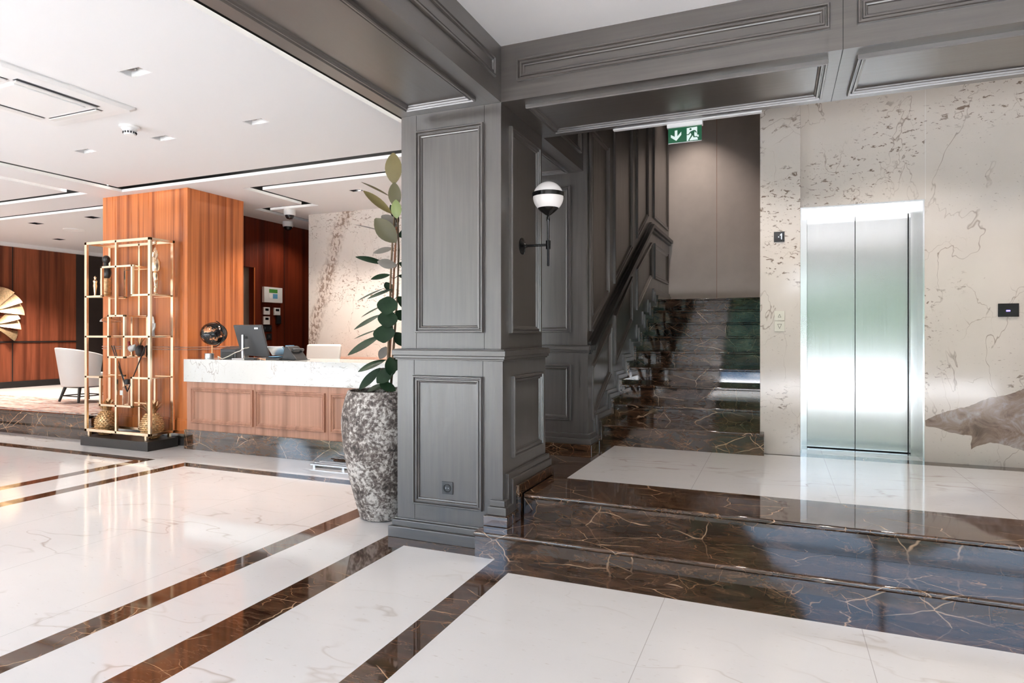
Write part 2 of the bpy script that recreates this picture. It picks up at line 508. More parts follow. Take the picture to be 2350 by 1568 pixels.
        if sub:
            sm = o.modifiers.new('soft', 'SUBSURF'); sm.levels = sub; sm.render_levels = sub
        return o

def world_loc(o):
    l = Vector((0, 0, 0))
    while o is not None:
        l += o.location
        o = o.parent
    return l

def tag(o, label, cat, group=None, kind=None):
    o['label'] = label; o['category'] = cat
    if group: o['group'] = group
    if kind: o['kind'] = kind
    return o

def root(name, loc, label, cat, group=None, kind=None):
    o = bpy.data.objects.new(name, None)
    COL.objects.link(o)
    o.location = loc; o.empty_display_size = .1
    return tag(o, label, cat, group, kind)

def copy_tree(o, parent=None):
    c = o.copy(); COL.objects.link(c)
    if parent is not None: c.parent = parent
    for ch in list(o.children): copy_tree(ch, c)
    return c

def slab(mb, xs, ys, solid, z0, z1):
    """boxes on a grid merged: only boundary faces. solid(x,y) -> material index or None"""
    xs = sorted(set(round(x, 4) for x in xs)); ys = sorted(set(round(y, 4) for y in ys))
    S = {}
    for i in range(len(xs) - 1):
        for j in range(len(ys) - 1):
            S[i, j] = solid((xs[i] + xs[i + 1]) / 2, (ys[j] + ys[j + 1]) / 2)
    for (i, j), mi in S.items():
        if mi is None: continue
        x0, x1, y0, y1 = xs[i], xs[i + 1], ys[j], ys[j + 1]
        mb.add([(x0, y0, z1), (x1, y0, z1), (x1, y1, z1), (x0, y1, z1)], [(0, 1, 2, 3)], mi)
        mb.add([(x0, y0, z0), (x1, y0, z0), (x1, y1, z0), (x0, y1, z0)], [(3, 2, 1, 0)], mi)
        for di, dj, q in ((-1, 0, (x0, y1, x0, y0)), (1, 0, (x1, y0, x1, y1)), (0, -1, (x0, y0, x1, y0)), (0, 1, (x1, y1, x0, y1))):
            if S.get((i + di, j + dj)) is None:
                mb.add([(q[0], q[1], z0), (q[2], q[3], z0), (q[2], q[3], z1), (q[0], q[1], z1)], [(0, 1, 2, 3)], mi)
    return mb

ZC, ZS, ZL = 3.28, 2.963, .332      # lobby ceiling, beam soffit, upper landing
MOLD = [(0, 0), (0, .020), (.004, .026), (.012, .026), (.017, .014), (.022, .014), (.026, .021), (.034, .021), (.039, .010), (.046, .008), (.050, 0)]
MOLD_S = [(0, 0), (0, .012), (.004, .017), (.014, .017), (.018, .008), (.024, .008), (.027, .012), (.032, .012), (.036, 0)]
def rect(a0, a1, b0, b1): return [(a0, b0), (a1, b0), (a1, b1), (a0, b1)]
def mold_front(parent, x0, x1, z0, z1, y, m='dark_z', prof=MOLD, name='panel_molding'):     # on a face looking to -Y
    return MB().frame(rect(x0, x1, z0, z1), prof, (0, y, 0), (1, 0, 0), (0, 0, 1), (0, -1, 0)).build(name, m, parent)
def mold_right(parent, poly, x, m='dark_z', prof=MOLD, name='panel_molding', n=1):         # on a face looking to +X (or -X)
    return MB().frame(poly, prof, (x, 0, 0), (0, 1, 0), (0, 0, 1), (n, 0, 0)).build(name, m, parent)
def mold_under(parent, x0, x1, y0, y1, z, m='dark_x', prof=MOLD, name='panel_molding'):
    return MB().frame(rect(x0, x1, y0, y1), prof, (0, 0, z), (1, 0, 0), (0, 1, 0), (0, 0, -1)).build(name, m, parent)

# ------------------------------------------------------------------ floors
XL, XR, YF, YB = -14.4, 4.6, -3.0, 9.9
bands = [(-3.16, -3.0, YF, 5.08), (-6.06, -3.0, 4.93, 5.08), (-6.06, -5.90, YF, 5.08),
         (-6.69, -6.53, YF, 5.08), (XL, -6.53, 4.93, 5.08),
         (-2.54, -2.32, YF, 3.80), (-2.54, -1.60, 3.65, 3.80), (-1.65, -1.48, YF, 3.66), (-1.65, XR, 3.47, 3.66)]
xs = [XL - .2, XR + .2] + [b for r in bands for b in r[:2]]
ys = [YF - .2, YB + .2] + [b for r in bands for b in r[2:]]
inb = lambda x, y, L: any(a < x < b and c < y < d for a, b, c, d in L)
fl = slab(MB(), xs, ys, lambda x, y: 1 if inb(x, y, bands) else 0, -.1, 0).build('floor', ['marble_white', 'marble_brown'])
tag(fl, 'polished white marble lobby floor inlaid with dark brown marble bands', 'floor', kind='structure')

ub = [(-1.6, XR, 4.03, 4.585), (-1.6, -1.472, 4.0, 6.5), (-4.2, -1.6, 4.6, 5.8), (-1.6, XR, 6.085, 6.40)]
xs = [-4.2, -2.9, -1.6, -1.472, .19, 1.17, XR + .2]; ys = [4.03, 4.585, 4.66, 5.76, 6.085, 6.38, 6.76]
def up(x, y):
    if x < -1.6: return 1 if 4.66 < y < 5.76 and x > -2.9 else None
    if y > 6.38: return 0 if .19 < x < 1.17 else None
    if x < -1.472 or y < 4.585: return 1
    return 1 if (y > 6.25 and x > .3) or y > 6.2 else 0
ys = ys + [6.2, 6.25]; xs = xs + [.3]
fu = slab(MB(), xs, ys, up, -.05, ZL).build('floor_landing', ['marble_white', 'marble_brown'])
tag(fu, 'raised white marble landing with dark brown border before the elevator', 'floor', kind='structure')

st = root('entrance_steps', (0, 3.64, 0), 'two wide polished dark brown marble steps in front of the landing', 'steps', kind='structure')
b = MB(); b.box(-1.785, XR, 3.645, 4.05, 0, .138); b.build('riser', 'marble_brown', st)
b = MB(); b.box(-1.790, XR, 3.622, 4.04, .136, .166); b.build('tread', 'marble_brown', st, bevel=.013, smooth=True)
b = MB(); b.box(-1.60, XR, 4.036, 4.12, .160, .304); b.build('riser', 'marble_brown', st)
b = MB(); b.box(-1.60, XR, 4.012, 4.06, .302, ZL + .0008); b.build('tread', 'marble_brown', st, bevel=.013, smooth=True)

pf = root('floor_lounge', (-11, 5.6, 0), 'raised lounge platform faced with dark veined marble at the left', 'floor', kind='structure')
MB().box(XL, -8.47, 5.64, YB, 0, .30).build('riser', 'marble_brown', pf)
MB().box(XL, -8.47, 5.615, YB, .30, ZL).build('tread', ['carpet_grey'], pf)
MB().box(XL, -8.47, 5.605, 5.68, .296, ZL + .002).build('nosing', 'marble_brown', pf, bevel=.005)

# ------------------------------------------------------------------ front column
def stepped(path_y0, steps, z0, y1, lo, hi):
    """band between offsets lo and hi over a run of stairs; steps = [(riser_y, z_after)]"""
    def path(o):
        p = [(path_y0, z0 + o)]; z = z0
        for yr, za in steps:
            p += [(yr - o, z + o), (yr - o, za + o)]; z = za
        return p + [(y1, z + o)]
    return path(lo) + path(hi)[::-1]

co = root('column', (-2.08, 4.245, 0), 'square charcoal panelled wood column between the lobby and the steps', 'column', kind='structure')
MB().box(-2.466, -1.693, 3.85, 4.64, 1.30, ZS).build('upper_shaft', 'dark_z', co)
MB().box(-2.486, -1.672, 3.83, 4.66, .05, 1.26).build('lower_shaft', 'dark_z', co)
b = MB()
for o, z0, z1 in ((.012, 1.243, 1.255), (.022, 1.255, 1.275), (.030, 1.275, 1.312), (.020, 1.312, 1.320)):
    b.box(-2.486 - o, -1.672 + o, 3.83 - o, 4.66 + o, z0, z1)
b.build('chair_rail', 'dark_x', co, bevel=.003)
b = MB(); b.box(-2.530, -1.79, 3.775, 4.715, 0, .075); b.build('plinth', 'dark_x', co, bevel=.003)
b = MB(); b.box(-2.512, -1.79, 3.797, 4.69, .075, .118); b.box(-2.502, -1.79, 3.812, 4.68, .118, .130); b.build('plinth', 'dark_x', co, bevel=.004)
# stepped base on the stair side
b = MB(); b.box(-1.785, -1.612, 3.765, 3.86, .166, .232)
b.prism(stepped(3.865, [(4.036, ZL)], .166, 4.70, 0, .066), 0, -1.68, -1.612)
b.build('skirting', 'marble_brown', co, bevel=.004)
for lo, hi, ex in ((.066, .120, .040), (.120, .160, .024)):
    b = MB(); b.box(-1.772 + (.05 - ex) * .6, -1.672 + ex, 3.83 - ex, 3.835, .166 + lo, .166 + hi)
    b.prism(stepped(3.835, [(4.036, ZL)], .166, 4.66 + ex, lo, hi), 0, -1.675, -1.672 + ex)
    b.build('plinth', 'dark_x', co, bevel=.004)
mold_front(co, -2.342, -1.817, 1.432, 2.843, 3.85)
mold_front(co, -2.351, -1.815, .24, 1.136, 3.83)
mold_right(co, rect(3.985, 4.555, 1.43, 2.845), -1.693)
mold_right(co, rect(3.975, 4.56, .58, 1.135), -1.672)
for a, c, z0, z1, y in ((-2.345, -2.342, 2.845, ZS, 3.85), (-1.817, -1.814, 2.845, ZS, 3.85), (-2.345, -2.342, 1.32, 1.43, 3.85), (-1.817, -1.814, 1.32, 1.43, 3.85),
                        (-2.351, -2.348, 1.137, 1.243, 3.83), (-1.818, -1.815, 1.137, 1.243, 3.83), (-2.346, -2.343, .13, .24, 3.83)):
    MB().box(a, c, y - .0008, y + .01, z0, z1).build('joint', 'void', co)
MB().box(-2.467, -1.692, 3.849, 4.2, ZS - .004, ZS - .001).build('joint', 'dark_x', co)

# wall socket
so = root('wall_socket', (-2.083, 3.83, .37), 'dark grey wall socket low on the column front panel', 'socket')
MB().box(-2.126, -2.040, 3.822, 3.83, .327, .413).build('plate', 'grey_plastic', so, bevel=.003)
MB().lathe([(.029, 0), (.029, -.006), (.023, -.006), (.021, -.001)], (-2.083, 3.824, .37), 24, axis='y').build('receptacle', 'black', so, smooth=True)
b = MB()
for dx in (-.0095, .0095): b.lathe([(.0028, 0), (.0028, -.0035)], (-2.083 + dx, 3.8235, .37), 8, axis='y')
b.build('contact', 'silver', so)

# ------------------------------------------------------------------ beams
bl = root('beam', (-2.08, 0, ZS), 'charcoal panelled beam running from the column towards the viewer', 'beam', kind='structure')
MB().box(-2.466, -1.693, YF, 3.85, ZS, 3.50).build('casing', 'dark_y', bl)
mold_under(bl, -2.345, -1.812, -1.2, 3.715, ZS, 'dark_y')
mold_right(bl, rect(-1.2, 3.74, 3.088, 3.222), -1.693, 'dark_y', MOLD_S)
br = root('beam', (1.4, 4.26, ZS), 'charcoal panelled beam crossing over the steps to the right', 'beam', kind='structure')
MB().box(-1.693, XR, 3.85, 4.68, ZS, 3.50).build('casing', 'dark_x', br)
for x0, x1 in ((-1.572, .263), (.395, 2.23), (2.36, 4.2)):
    mold_front(br, x0, x1, 3.08, 3.222, 3.85, 'dark_x')
    mold_under(br, x0 + .012, x1, 3.955, 4.555, ZS, 'dark_x')
for x in (.327, 2.295):
    MB().box(x - .0015, x + .0015, 3.8492, 3.86, ZS, 3.33).build('joint', 'void', br)
    MB().box(x - .0015, x + .0015, 3.85, 4.68, ZS - .0008, ZS + .01).build('joint', 'void', br)
MB().box(-1.14, -.10, 4.682, 4.72, 2.954, 2.966).build('light_lip', 'white_paint', br)
bm_ = root('beam', (-2.08, 5.2, ZS), 'charcoal panelled beam joining the column to the rear pilaster', 'beam', kind='structure')
MB().box(-2.466, -1.693, 4.64, 5.80, ZS, 5.3).build('casing', 'dark_y', bm_)
mold_under(bm_, -2.345, -1.815, 4.74, 5.70, ZS, 'dark_y')
mold_right(bm_, rect(4.80, 5.66, 3.10, 3.9), -1.693, 'dark_y')

# ------------------------------------------------------------------ rear pilaster and stair wall
pi = root('pilaster', (-2.1, 5.8, ZL), 'charcoal panelled pilaster at the foot of the staircase', 'pilaster', kind='structure')
MB().box(-3.6, -1.655, 5.78, 6.05, 1.30, 5.3).build('upper_shaft', 'dark_z', pi)
MB().box(-3.6, -1.640, 5.76, 6.05, ZL, 1.26).build('lower_shaft', 'dark_z', pi)
b = MB()
for o, z0, z1 in ((.012, 1.243, 1.255), (.022, 1.255, 1.275), (.030, 1.275, 1.312), (.020, 1.312, 1.320)):
    b.box(-3.6, -1.640 + o * .6, 5.76 - o, 6.0, z0, z1)
b.build('chair_rail', 'dark_x', pi, bevel=.003)
b = MB(); b.box(-3.6, -1.590, 5.70, 5.98, ZL, ZL + .058); b.build('skirting', 'marble_brown', pi, bevel=.003)
for o, z0, z1 in ((.036, .39, .44), (.022, .44, .485)):
    MB().box(-3.6, -1.640 + o, 5.76 - o, 5.97, z0, z1).build('plinth', 'dark_x', pi, bevel=.004)
mold_front(pi, -2.345, -1.815, 1.44, 2.84, 5.78); mold_front(pi, -2.345, -1.808, .605, 1.135, 5.76)
mold_front(pi, -3.3, -2.6, 1.44, 2.84, 5.78); mold_front(pi, -3.3, -2.6, .605, 1.135, 5.76)

# staircase geometry
nose = [(6.09, .532)] + [(6.205 + .383 * (k - 1), ZL + .1775 * k) for k in range(2, 10)]
sw = root('wall_stair', (-1.66, 8.3, ZL), 'charcoal panelled wall climbing beside the brown marble staircase', 'wall', kind='structure')
MB().box(-1.95, -1.650, 5.98, 10.62, ZL, 5.3).build('panelling', 'dark_z', sw)
for p in ([(5.83, 1.453), (6.55, 1.85), (6.55, 3.40), (5.83, 3.40)], [(6.80, 1.975), (7.70, 2.47), (7.70, 4.6), (6.80, 4.6)],
          [(8.0, 2.63), (8.74, 3.03), (8.74, 4.9), (8.0, 4.9)], [(9.17, 3.10), (10.46, 3.10), (10.46, 5.0), (9.17, 5.0)],
          [(5.90, .60), (6.65, .99), (6.65, 1.53), (5.90, 1.12)], [(6.84, 1.09), (7.70, 1.58), (7.70, 2.13), (6.84, 1.63)],
          [(8.0, 1.73), (9.0, 2.22), (9.0, 2.72), (8.0, 2.25)], [(9.24, 2.23), (10.46, 2.23), (10.46, 2.74), (9.24, 2.74)]):
    mold_right(sw, p, -1.650, prof=[(0, 0), (0, .022), (.006, .026), (.018, .026), (.024, .014), (.034, .014), (.038, .020), (.048, .020), (.054, .010), (.062, 0)])
def rail_poly(o, h):
    return [(5.79, 1.285 + o), (8.92, 2.925 + o), (10.6, 2.925 + o), (10.6, 2.925 + o + h), (8.90, 2.925 + o + h), (5.79, 1.285 + o + h)]
b = MB(); b.prism(rail_poly(-.05, .035), 0, -1.655, -1.612); b.prism(rail_poly(-.015, .05), 0, -1.655, -1.578); b.prism(rail_poly(.035, .03), 0, -1.655, -1.62)
b.build('handrail', 'black_wood', sw, bevel=.004)
sy = [(y + .012, z) for y, z in nose]
b = MB(); b.prism(stepped(5.97, sy, ZL, 10.6, 0, .06), 0, -1.70, -1.585); b.build('skirting', 'marble_brown', sw, bevel=.003)
for lo, hi, ex in ((.06, .11, .040), (.11, .15, .022)):
    MB().prism(stepped(5.97, sy, ZL, 10.6, lo, hi), 0, -1.70, -1.650 + ex).build('plinth', 'dark_y', sw, bevel=.003)

sr = root('staircase', (-.85, 6.1, ZL), 'dark veined marble staircase rising beside the panelled wall', 'staircase', kind='structure')
zp = ZL - .05
for k, (y, z) in enumerate(nose):
    y2 = nose[k + 1][0] if k < 8 else 10.6
    x1 = -.112 if k == 0 else -.149
    MB().box(-1.60, x1, y + .016, y2 + .10, zp, z - .03).build('riser', 'marble_brown', sr)
    MB().box(-1.60, x1, y, y2 + .05, z - .03, z).build('tread', 'marble_brown', sr, bevel=.008, smooth=True)
    zp = z - .03
wb = root('wall_back', (-.9, 10.62, 1.9), 'taupe satin panels at the head of the staircase', 'wall', kind='structure')
MB().box(-1.65, -.899, 10.6, 10.7, 1.8, 5.3).build('panel', 'champagne', wb)
MB().box(-.893, .2, 10.6, 10.7, 1.8, 5.3).build('panel', 'champagne', wb)
MB().box(-.90, -.892, 10.606, 10.7, 1.8, 5.3).build('joint', 'cane', wb)

# ------------------------------------------------------------------ marble pillar, elevator wall
mp = tag(MB().box(-.148, .189, 6.22, 10.62, ZL, 5.3).build('pillar', 'marble_pillar', bevel=.004), 'tall cream flecked marble pillar between staircase and elevator', 'pillar', kind='structure')
we = root('wall_elevator', (1.2, 6.365, ZL), 'polished cream marble wall with brown flecks around the elevator', 'wall', kind='structure')
MB().box(1.160, XR, 6.365, 6.9, ZL, 3.62).build('slab', 'marble_wall', we)
MB().box(.191, 1.164, 6.366, 6.9, 2.581, 3.62).build('slab', 'marble_wall', we)
MB().box(1.1655, 1.1675, 6.364, 6.37, 2.58, 3.62).build('joint', 'white_paint', we)

el = root('elevator', (.68, 6.6, ZL), 'brushed steel elevator with two closed sliding doors in the marble wall', 'elevator')
b = MB(); b.box(1.148, 1.1595, 6.362, 6.9, ZL, 2.580); b.box(1.098, 1.150, 6.60, 6.9, ZL, 2.575); b.build('jamb', 'steel_frame', el)
b = MB(); b.box(.191, .204, 6.362, 6.9, ZL, 2.580); b.box(.203, .256, 6.60, 6.9, ZL, 2.575); b.build('jamb', 'steel_frame', el)
b = MB(); b.box(.203, 1.149, 6.364, 6.66, 2.566, 2.580); b.box(.255, 1.099, 6.60, 6.9, 2.505, 2.572); b.build('header', 'steel_frame', el)
MB().box(.262, .6685, 6.72, 6.75, ZL + .012, 2.54).build('door_panel', 'steel', el, bevel=.0015)
MB().box(.6725, 1.094, 6.715, 6.745, ZL + .012, 2.54).build('door_panel', 'steel', el, bevel=.0015)
MB().box(.20, 1.15, 6.76, 6.89, ZL + .001, 2.57).build('shaft_opening', 'void', el)
MB().box(.257, 1.097, 6.60, 6.76, ZL, ZL + .004).build('sill', 'steel_frame', el)

# call buttons and indicators
def sq(x0, x1, z0, z1, y, t=.008): return MB().box(x0, x1, y - t, y, z0, z1)
for nm, z0, z1, tri, lab in (('up', 1.548, 1.634, [(.003, 1.575), (.031, 1.575), (.017, 1.608)], 'square cream elevator call button marked with an upward triangle'),
                             ('down', 1.449, 1.540, [(.003, 1.512), (.017, 1.479), (.031, 1.512)], 'square cream elevator call button marked with a downward triangle')):
    r = root('elevator_call_button', (.017, 6.22, z0), lab, 'button', 'elevator call buttons')
    sq(-.027, .060, z0, z1, 6.22).build('plate', 'cream_plastic', r, bevel=.002)
    MB().frame(tri if nm == 'up' else tri[::-1][1:] + tri[::-1][:1], [(0, 0), (0, .001), (.0035, .001), (.0035, 0)], (0, 6.212, 0), (1, 0, 0), (0, 0, 1), (0, -1, 0)).build('arrow', 'dark_ink', r)
r = root('floor_indicator', (.014, 6.22, 2.26), 'small black floor display lit with a minus and a one', 'display')
sq(-.030, .058, 2.258, 2.350, 6.22).build('screen', 'screen_black', r, bevel=.002)
b = MB(); b.box(.006, .013, 6.2110, 6.2122, 2.300, 2.306)
b.box(.031, .0355, 6.2110, 6.2122, 2.281, 2.332); b.prism([(.020, 2.318), (.0235, 2.315), (.033, 2.328), (.033, 2.332)], 1, 6.2110, 6.2122)
b.build('digits', 'digit', r)
r = root('card_reader', (1.745, 6.365, 1.56), 'black rectangular panel with blue lit text on the marble wall', 'card reader')
sq(1.675, 1.815, 1.566, 1.675, 6.365, .012).build('case', 'screen_black', r, bevel=.002)
MB().box(1.728, 1.756, 6.3520, 6.3532, 1.609, 1.621).build('display', 'digit_blue', r)

# ------------------------------------------------------------------ exit sign
ex = root('exit_sign', (-.62, 4.73, 2.96), 'green and white emergency exit sign hanging under the beam', 'exit sign')
MB().box(-.745, -.495, 4.70, 4.75, 2.926, 2.962).build('housing', 'bright_plastic', ex, bevel=.003)
MB().box(-.738, -.502, 4.72, 4.724, 2.818, 2.926).build('panel', 'green_sign', ex)
MB().box(-.738, -.502, 4.7195, 4.725, 2.814, 2.818).build('edge', 'bright_plastic', ex)
def S(px, py):      # from the sign's own layout (width 1500, height 680)
    return (-.736 + px / 1500 * .232, 2.924 - py / 690 * .106)
YS = 4.7185
b = MB(); b.prism([S(*p) for p in ((290, 110), (410, 100), (410, 390), (590, 190), (590, 340), (360, 600), (110, 420), (110, 290), (290, 400))], 1, YS, YS + .001); b.build('arrow', 'sign_white', ex)
b = MB(); b.prism([S(*p) for p in ((840, 60), (1310, 40), (1310, 420), (1380, 430), (1380, 520), (1310, 540), (1350, 650), (960, 660), (840, 670))], 1, YS, YS + .001); b.build('doorway', 'sign_white', ex)
b = MB()
y0, y1 = YS - .0008, YS
hx, hz = S(1010, 130); b.lathe([(.0075, 0), (.0075, -.0008)], (hx, YS, hz), 16, axis='y')
for poly in (((1000, 240), (1150, 190), (1210, 200), (1170, 400), (1050, 400)), ((1000, 240), (1040, 280), (930, 390), (840, 390), (840, 355), (915, 350)),
             ((1150, 190), (1230, 200), (1290, 300), (1260, 330), (1200, 250)), ((1060, 380), (1130, 400), (960, 640), (990, 660), (900, 660), (920, 620)),
             ((1100, 390), (1180, 390), (1195, 490), (1330, 490), (1330, 530), (1150, 530))):
    b.prism([S(*p) for p in poly], 1, y0, y1)
b.build('running_figure', 'green_sign', ex)

# ------------------------------------------------------------------ wall sconce
sn = root('wall_sconce', (-1.693, 4.225, 2.055), 'black wall sconce with a white globe shade on the column side', 'wall lamp')
MB().lathe([(.06, 0), (.06, .006), (.045, .014), (.02, .022), (.012, .03), (.012, .04)], (-1.693, 4.225, 2.055), 28, axis='x').build('wall_plate', 'black_metal', sn, smooth=True)
MB().tube([(-1.66, 4.225, 2.055), (-1.50, 4.232, 2.055)], .009).build('arm', 'black_metal', sn, smooth=True)
b = MB(); b.lathe([(.005, 1.905), (.0085, 1.91), (.0085, 2.22), (.013, 2.23), (.012, 2.25), (.0085, 2.26), (.0085, 2.28)], (-1.497, 4.235, 0), 16)
b.lathe([(.017, 2.025), (.017, 2.085)], (-1.497, 4.235, 0), 16); b.build('rod', 'black_metal', sn, smooth=True)
MB().ball((-1.497, 4.235, 2.394), .108, 36, 22).build('globe_shade', 'opal', sn, smooth=True)
MB().lathe([(.112, -.012), (.1135, -.011), (.1135, .017), (.112, .018), (.107, .018), (.107, -.012)], (-1.497, 4.235, 2.405), 40, cap=False).build('band', 'black_metal', sn, smooth=True)
MB().lathe([(.009, 2.262), (.02, 2.268), (.05, 2.290), (.072, 2.312), (.074, 2.316), (.06, 2.312)], (-1.497, 4.235, 0), 32).build('shade_holder', 'black_metal', sn, smooth=True)

# ------------------------------------------------------------------ ceilings
lamps = [(-4.305, -4.09, 3.05, 3.16), (-4.305, -4.09, 4.185, 4.295), (-5.47, -5.255, 4.195, 4.31), (-6.57, -6.36, 4.195, 4.305), (-5.10, -4.93, 6.715, 6.815)]
far_l = [(-11.55, -11.35, 6.62, 6.78), (-10.13, -9.93, 6.62, 6.78), (-13.05, -12.85, 7.91, 8.07)]
slots = [(-3.055, -2.90, YF, 5.45), (-7.89, -2.90, 5.45, 5.655), (-7.89, -7.68, YF, 5.655), (-8.56, -8.40, YF, 5.55), (XL, -8.40, 5.38, 5.55), (XL, -8.47, 6.12, 6.28),
         (-6.27, -2.47, 6.10, 6.265), (-6.27, -6.10, 6.10, 7.34), (-7.15, -6.10, 7.18, 7.34), (-7.15, -7.0, 7.18, 8.6)]
holes = slots + lamps + far_l
xs = [XL, -2.466] + [v for r in holes for v in r[:2]]; ys = [YF, YB] + [v for r in holes for v in r[2:]]
ce = slab(MB(), xs, ys, lambda x, y: None if inb(x, y, holes) else 0, ZC, ZC + .036).build('ceiling_lobby', 'white_paint')
tag(ce, 'white lobby ceiling cut by narrow recessed light slots', 'ceiling', kind='structure')
tag(MB().box(XL, -2.466, YF, YB, ZC + .12, ZC + .16).build('ceiling_void', 'void'), 'black void above the slots of the lobby ceiling', 'ceiling', kind='structure')
tag(MB().box(-1.693, XR, YF, 3.85, 3.334, 3.45).build('ceiling_entry', 'white_paint_b'), 'white ceiling bay framed by the two front beams', 'ceiling', kind='structure')
tag(MB().box(.19, XR, 4.68, 6.9, 3.60, 3.70).build('ceiling_landing', 'white_paint_b'), 'white ceiling above the elevator landing', 'ceiling', kind='structure')
tag(MB().box(-1.693, .19, 4.68, 10.7, 5.25, 5.35).build('ceiling_stair', 'white_paint_b'), 'white ceiling over the stairwell', 'ceiling', kind='structure')
tag(MB().box(-4.3, -2.466, 4.64, YB, 3.28, 3.42).build('ceiling_passage', 'white_paint'), 'white ceiling over the passage behind the column', 'ceiling', kind='structure') if False else None
tag(MB().box(.185, XR, 4.60, 4.68, 3.40, 5.35).build('wall_bulkhead', 'shell'), 'plain bulkhead above the crossing beam', 'wall', kind='structure')
tag(MB().box(.19, .30, 4.68, 6.9, 3.70, 5.35).build('wall_shaft', 'shell'), 'plain stairwell wall above the landing ceiling', 'wall', kind='structure')
tag(MB().box(-1.95, .3, 4.60, 4.68, 3.45, 5.35).build('wall_overbeam', 'shell'), 'plain wall above the beam in the stairwell', 'wall', kind='structure')

# LED strips lying on the panel edges, washing the far side of each slot
M['led'] = simple('led strip', (.8, .8, .8), .5, emit=(1, .95, .88), estr=14)
ls = root('led_strip', (-5, 5.4, ZC + .04), 'thin LED strips hidden above the slot edges of the lobby ceiling', 'light strip', kind='structure')
for a, c, y in ((-7.85, -2.95, 5.44), (XL + .1, -8.45, 5.37), (XL + .1, -8.6, 6.11), (-6.2, -2.6, 6.09), (-7.1, -6.3, 7.17)): MB().box(a, c, y - .012, y - .002, ZC + .037, ZC + .045).build('strip', 'led', ls)
for x, c, e in ((-7.67, YF, 5.4), (-8.39, YF, 5.3), (-6.09, 6.3, 7.15), (-2.895, YF, 5.4)): MB().box(x + .002, x + .012, c, e, ZC + .037, ZC + .045).build('strip', 'led', ls)

# ceiling lamps: recessed twin downlights
def downlight(r, lab, grp, black=False):
    x0, x1, y0, y1 = r
    cx, cy = (x0 + x1) / 2, (y0 + y1) / 2
    t = root('ceiling_downlight', (cx, cy, ZC), lab, 'downlight', grp)
    b = MB(); e = .002; zt = ZC + .075
    b.box(x0 + e, x0 + .008, y0 + e, y1 - e, ZC + .001, zt); b.box(x1 - .008, x1 - e, y0 + e, y1 - e, ZC + .001, zt)
    b.box(x0 + .008, x1 - .008, y0 + e, y0 + .008, ZC + .001, zt); b.box(x0 + .008, x1 - .008, y1 - .008, y1 - e, ZC + .001, zt)
    b.box(x0 + .008, x1 - .008, y0 + .008, y1 - .008, zt - .006, zt)
    b.build('housing', 'black' if black else 'bright_plastic', t)
    for dx in ((-.05, .05) if x1 - x0 > y1 - y0 + .02 else (0,)):
        s_ = MB(); s_.lathe([(.046, .066), (.040, .048), (.040, .03), (.030, .034), (.026, .06)], (cx + dx, cy, ZC), 20)
        s_.build('spot', 'bulb', t, smooth=True)
    return t
gl = 'twin downlights in the lobby ceiling'
downlight(lamps[0], 'twin recessed downlight nearest the air conditioner and largest of the ceiling lamps', gl)
downlight(lamps[1], 'twin recessed downlight between the smoke detector and the column', gl)
downlight(lamps[2], 'twin recessed downlight just behind the smoke detector', gl)
downlight(lamps[3], 'twin recessed downlight above the wood block, leftmost of the row of three', gl)
downlight(lamps[4], 'dark recessed downlight above the reception desk beside the plant top', 'black downlights', True)
downlight(far_l[0], 'black square downlight in the lounge ceiling left of the white speaker', 'black downlights', True)
downlight(far_l[1], 'black square downlight in the lounge ceiling nearest the wood block', 'black downlights', True)
downlight(far_l[2], 'black square downlight in the lounge ceiling close to the dark wall', 'black downlights', True)

t = root('ceiling_speaker', (-11.49, 7.34, ZC), 'round white flush speaker in the lounge ceiling', 'speaker')
MB().lathe([(.16, 0), (.16, -.012), (.145, -.016), (.14, -.010), (.001, -.012)], (-11.49, 7.34, ZC), 32).build('grille', 'bright_plastic', t, smooth=True)
t = root('smoke_detector', (-5.34, 3.90, ZC), 'white round smoke detector on the lobby ceiling', 'smoke detector')
MB().lathe([(.085, 0), (.085, -.016), (.07, -.024)], (-5.34, 3.90, ZC), 28).build('base', 'bright_plastic', t, smooth=True)
MB().lathe([(.066, -.024), (.052, -.045), (.048, -.07), (.040, -.078), (.001, -.080)], (-5.34, 3.90, ZC), 28).build('sensor_head', 'bright_plastic', t, smooth=True)
b = MB()
for k in range(14):
    a = 2 * PI * k / 14
    x, y = -5.34 + .0505 * math.cos(a), 3.90 + .0505 * math.sin(a)
    b.box(x - .005, x + .005, y - .005, y + .005, ZC - .066, ZC - .050)
b.build('vent', 'black', t)
def dome(x, y, lab):
    t = root('ceiling_camera', (x, y, ZC), lab, 'security camera', 'dome cameras over reception')
    MB().lathe([(.085, 0), (.085, -.07), (.078, -.085)], (x, y, ZC), 28).build('housing', 'bright_plastic', t, smooth=True)
    MB().lathe([(.066, -.085), (.060, -.11), (.042, -.135), (.001, -.145)], (x, y, ZC), 28).build('dome_lens', 'lens', t, smooth=True)
dome(-6.70, 7.42, 'white dome camera on the ceiling at the edge of the light slot, nearer one')
dome(-7.44, 8.20, 'white dome camera on the ceiling against the red wood wall, farther one')

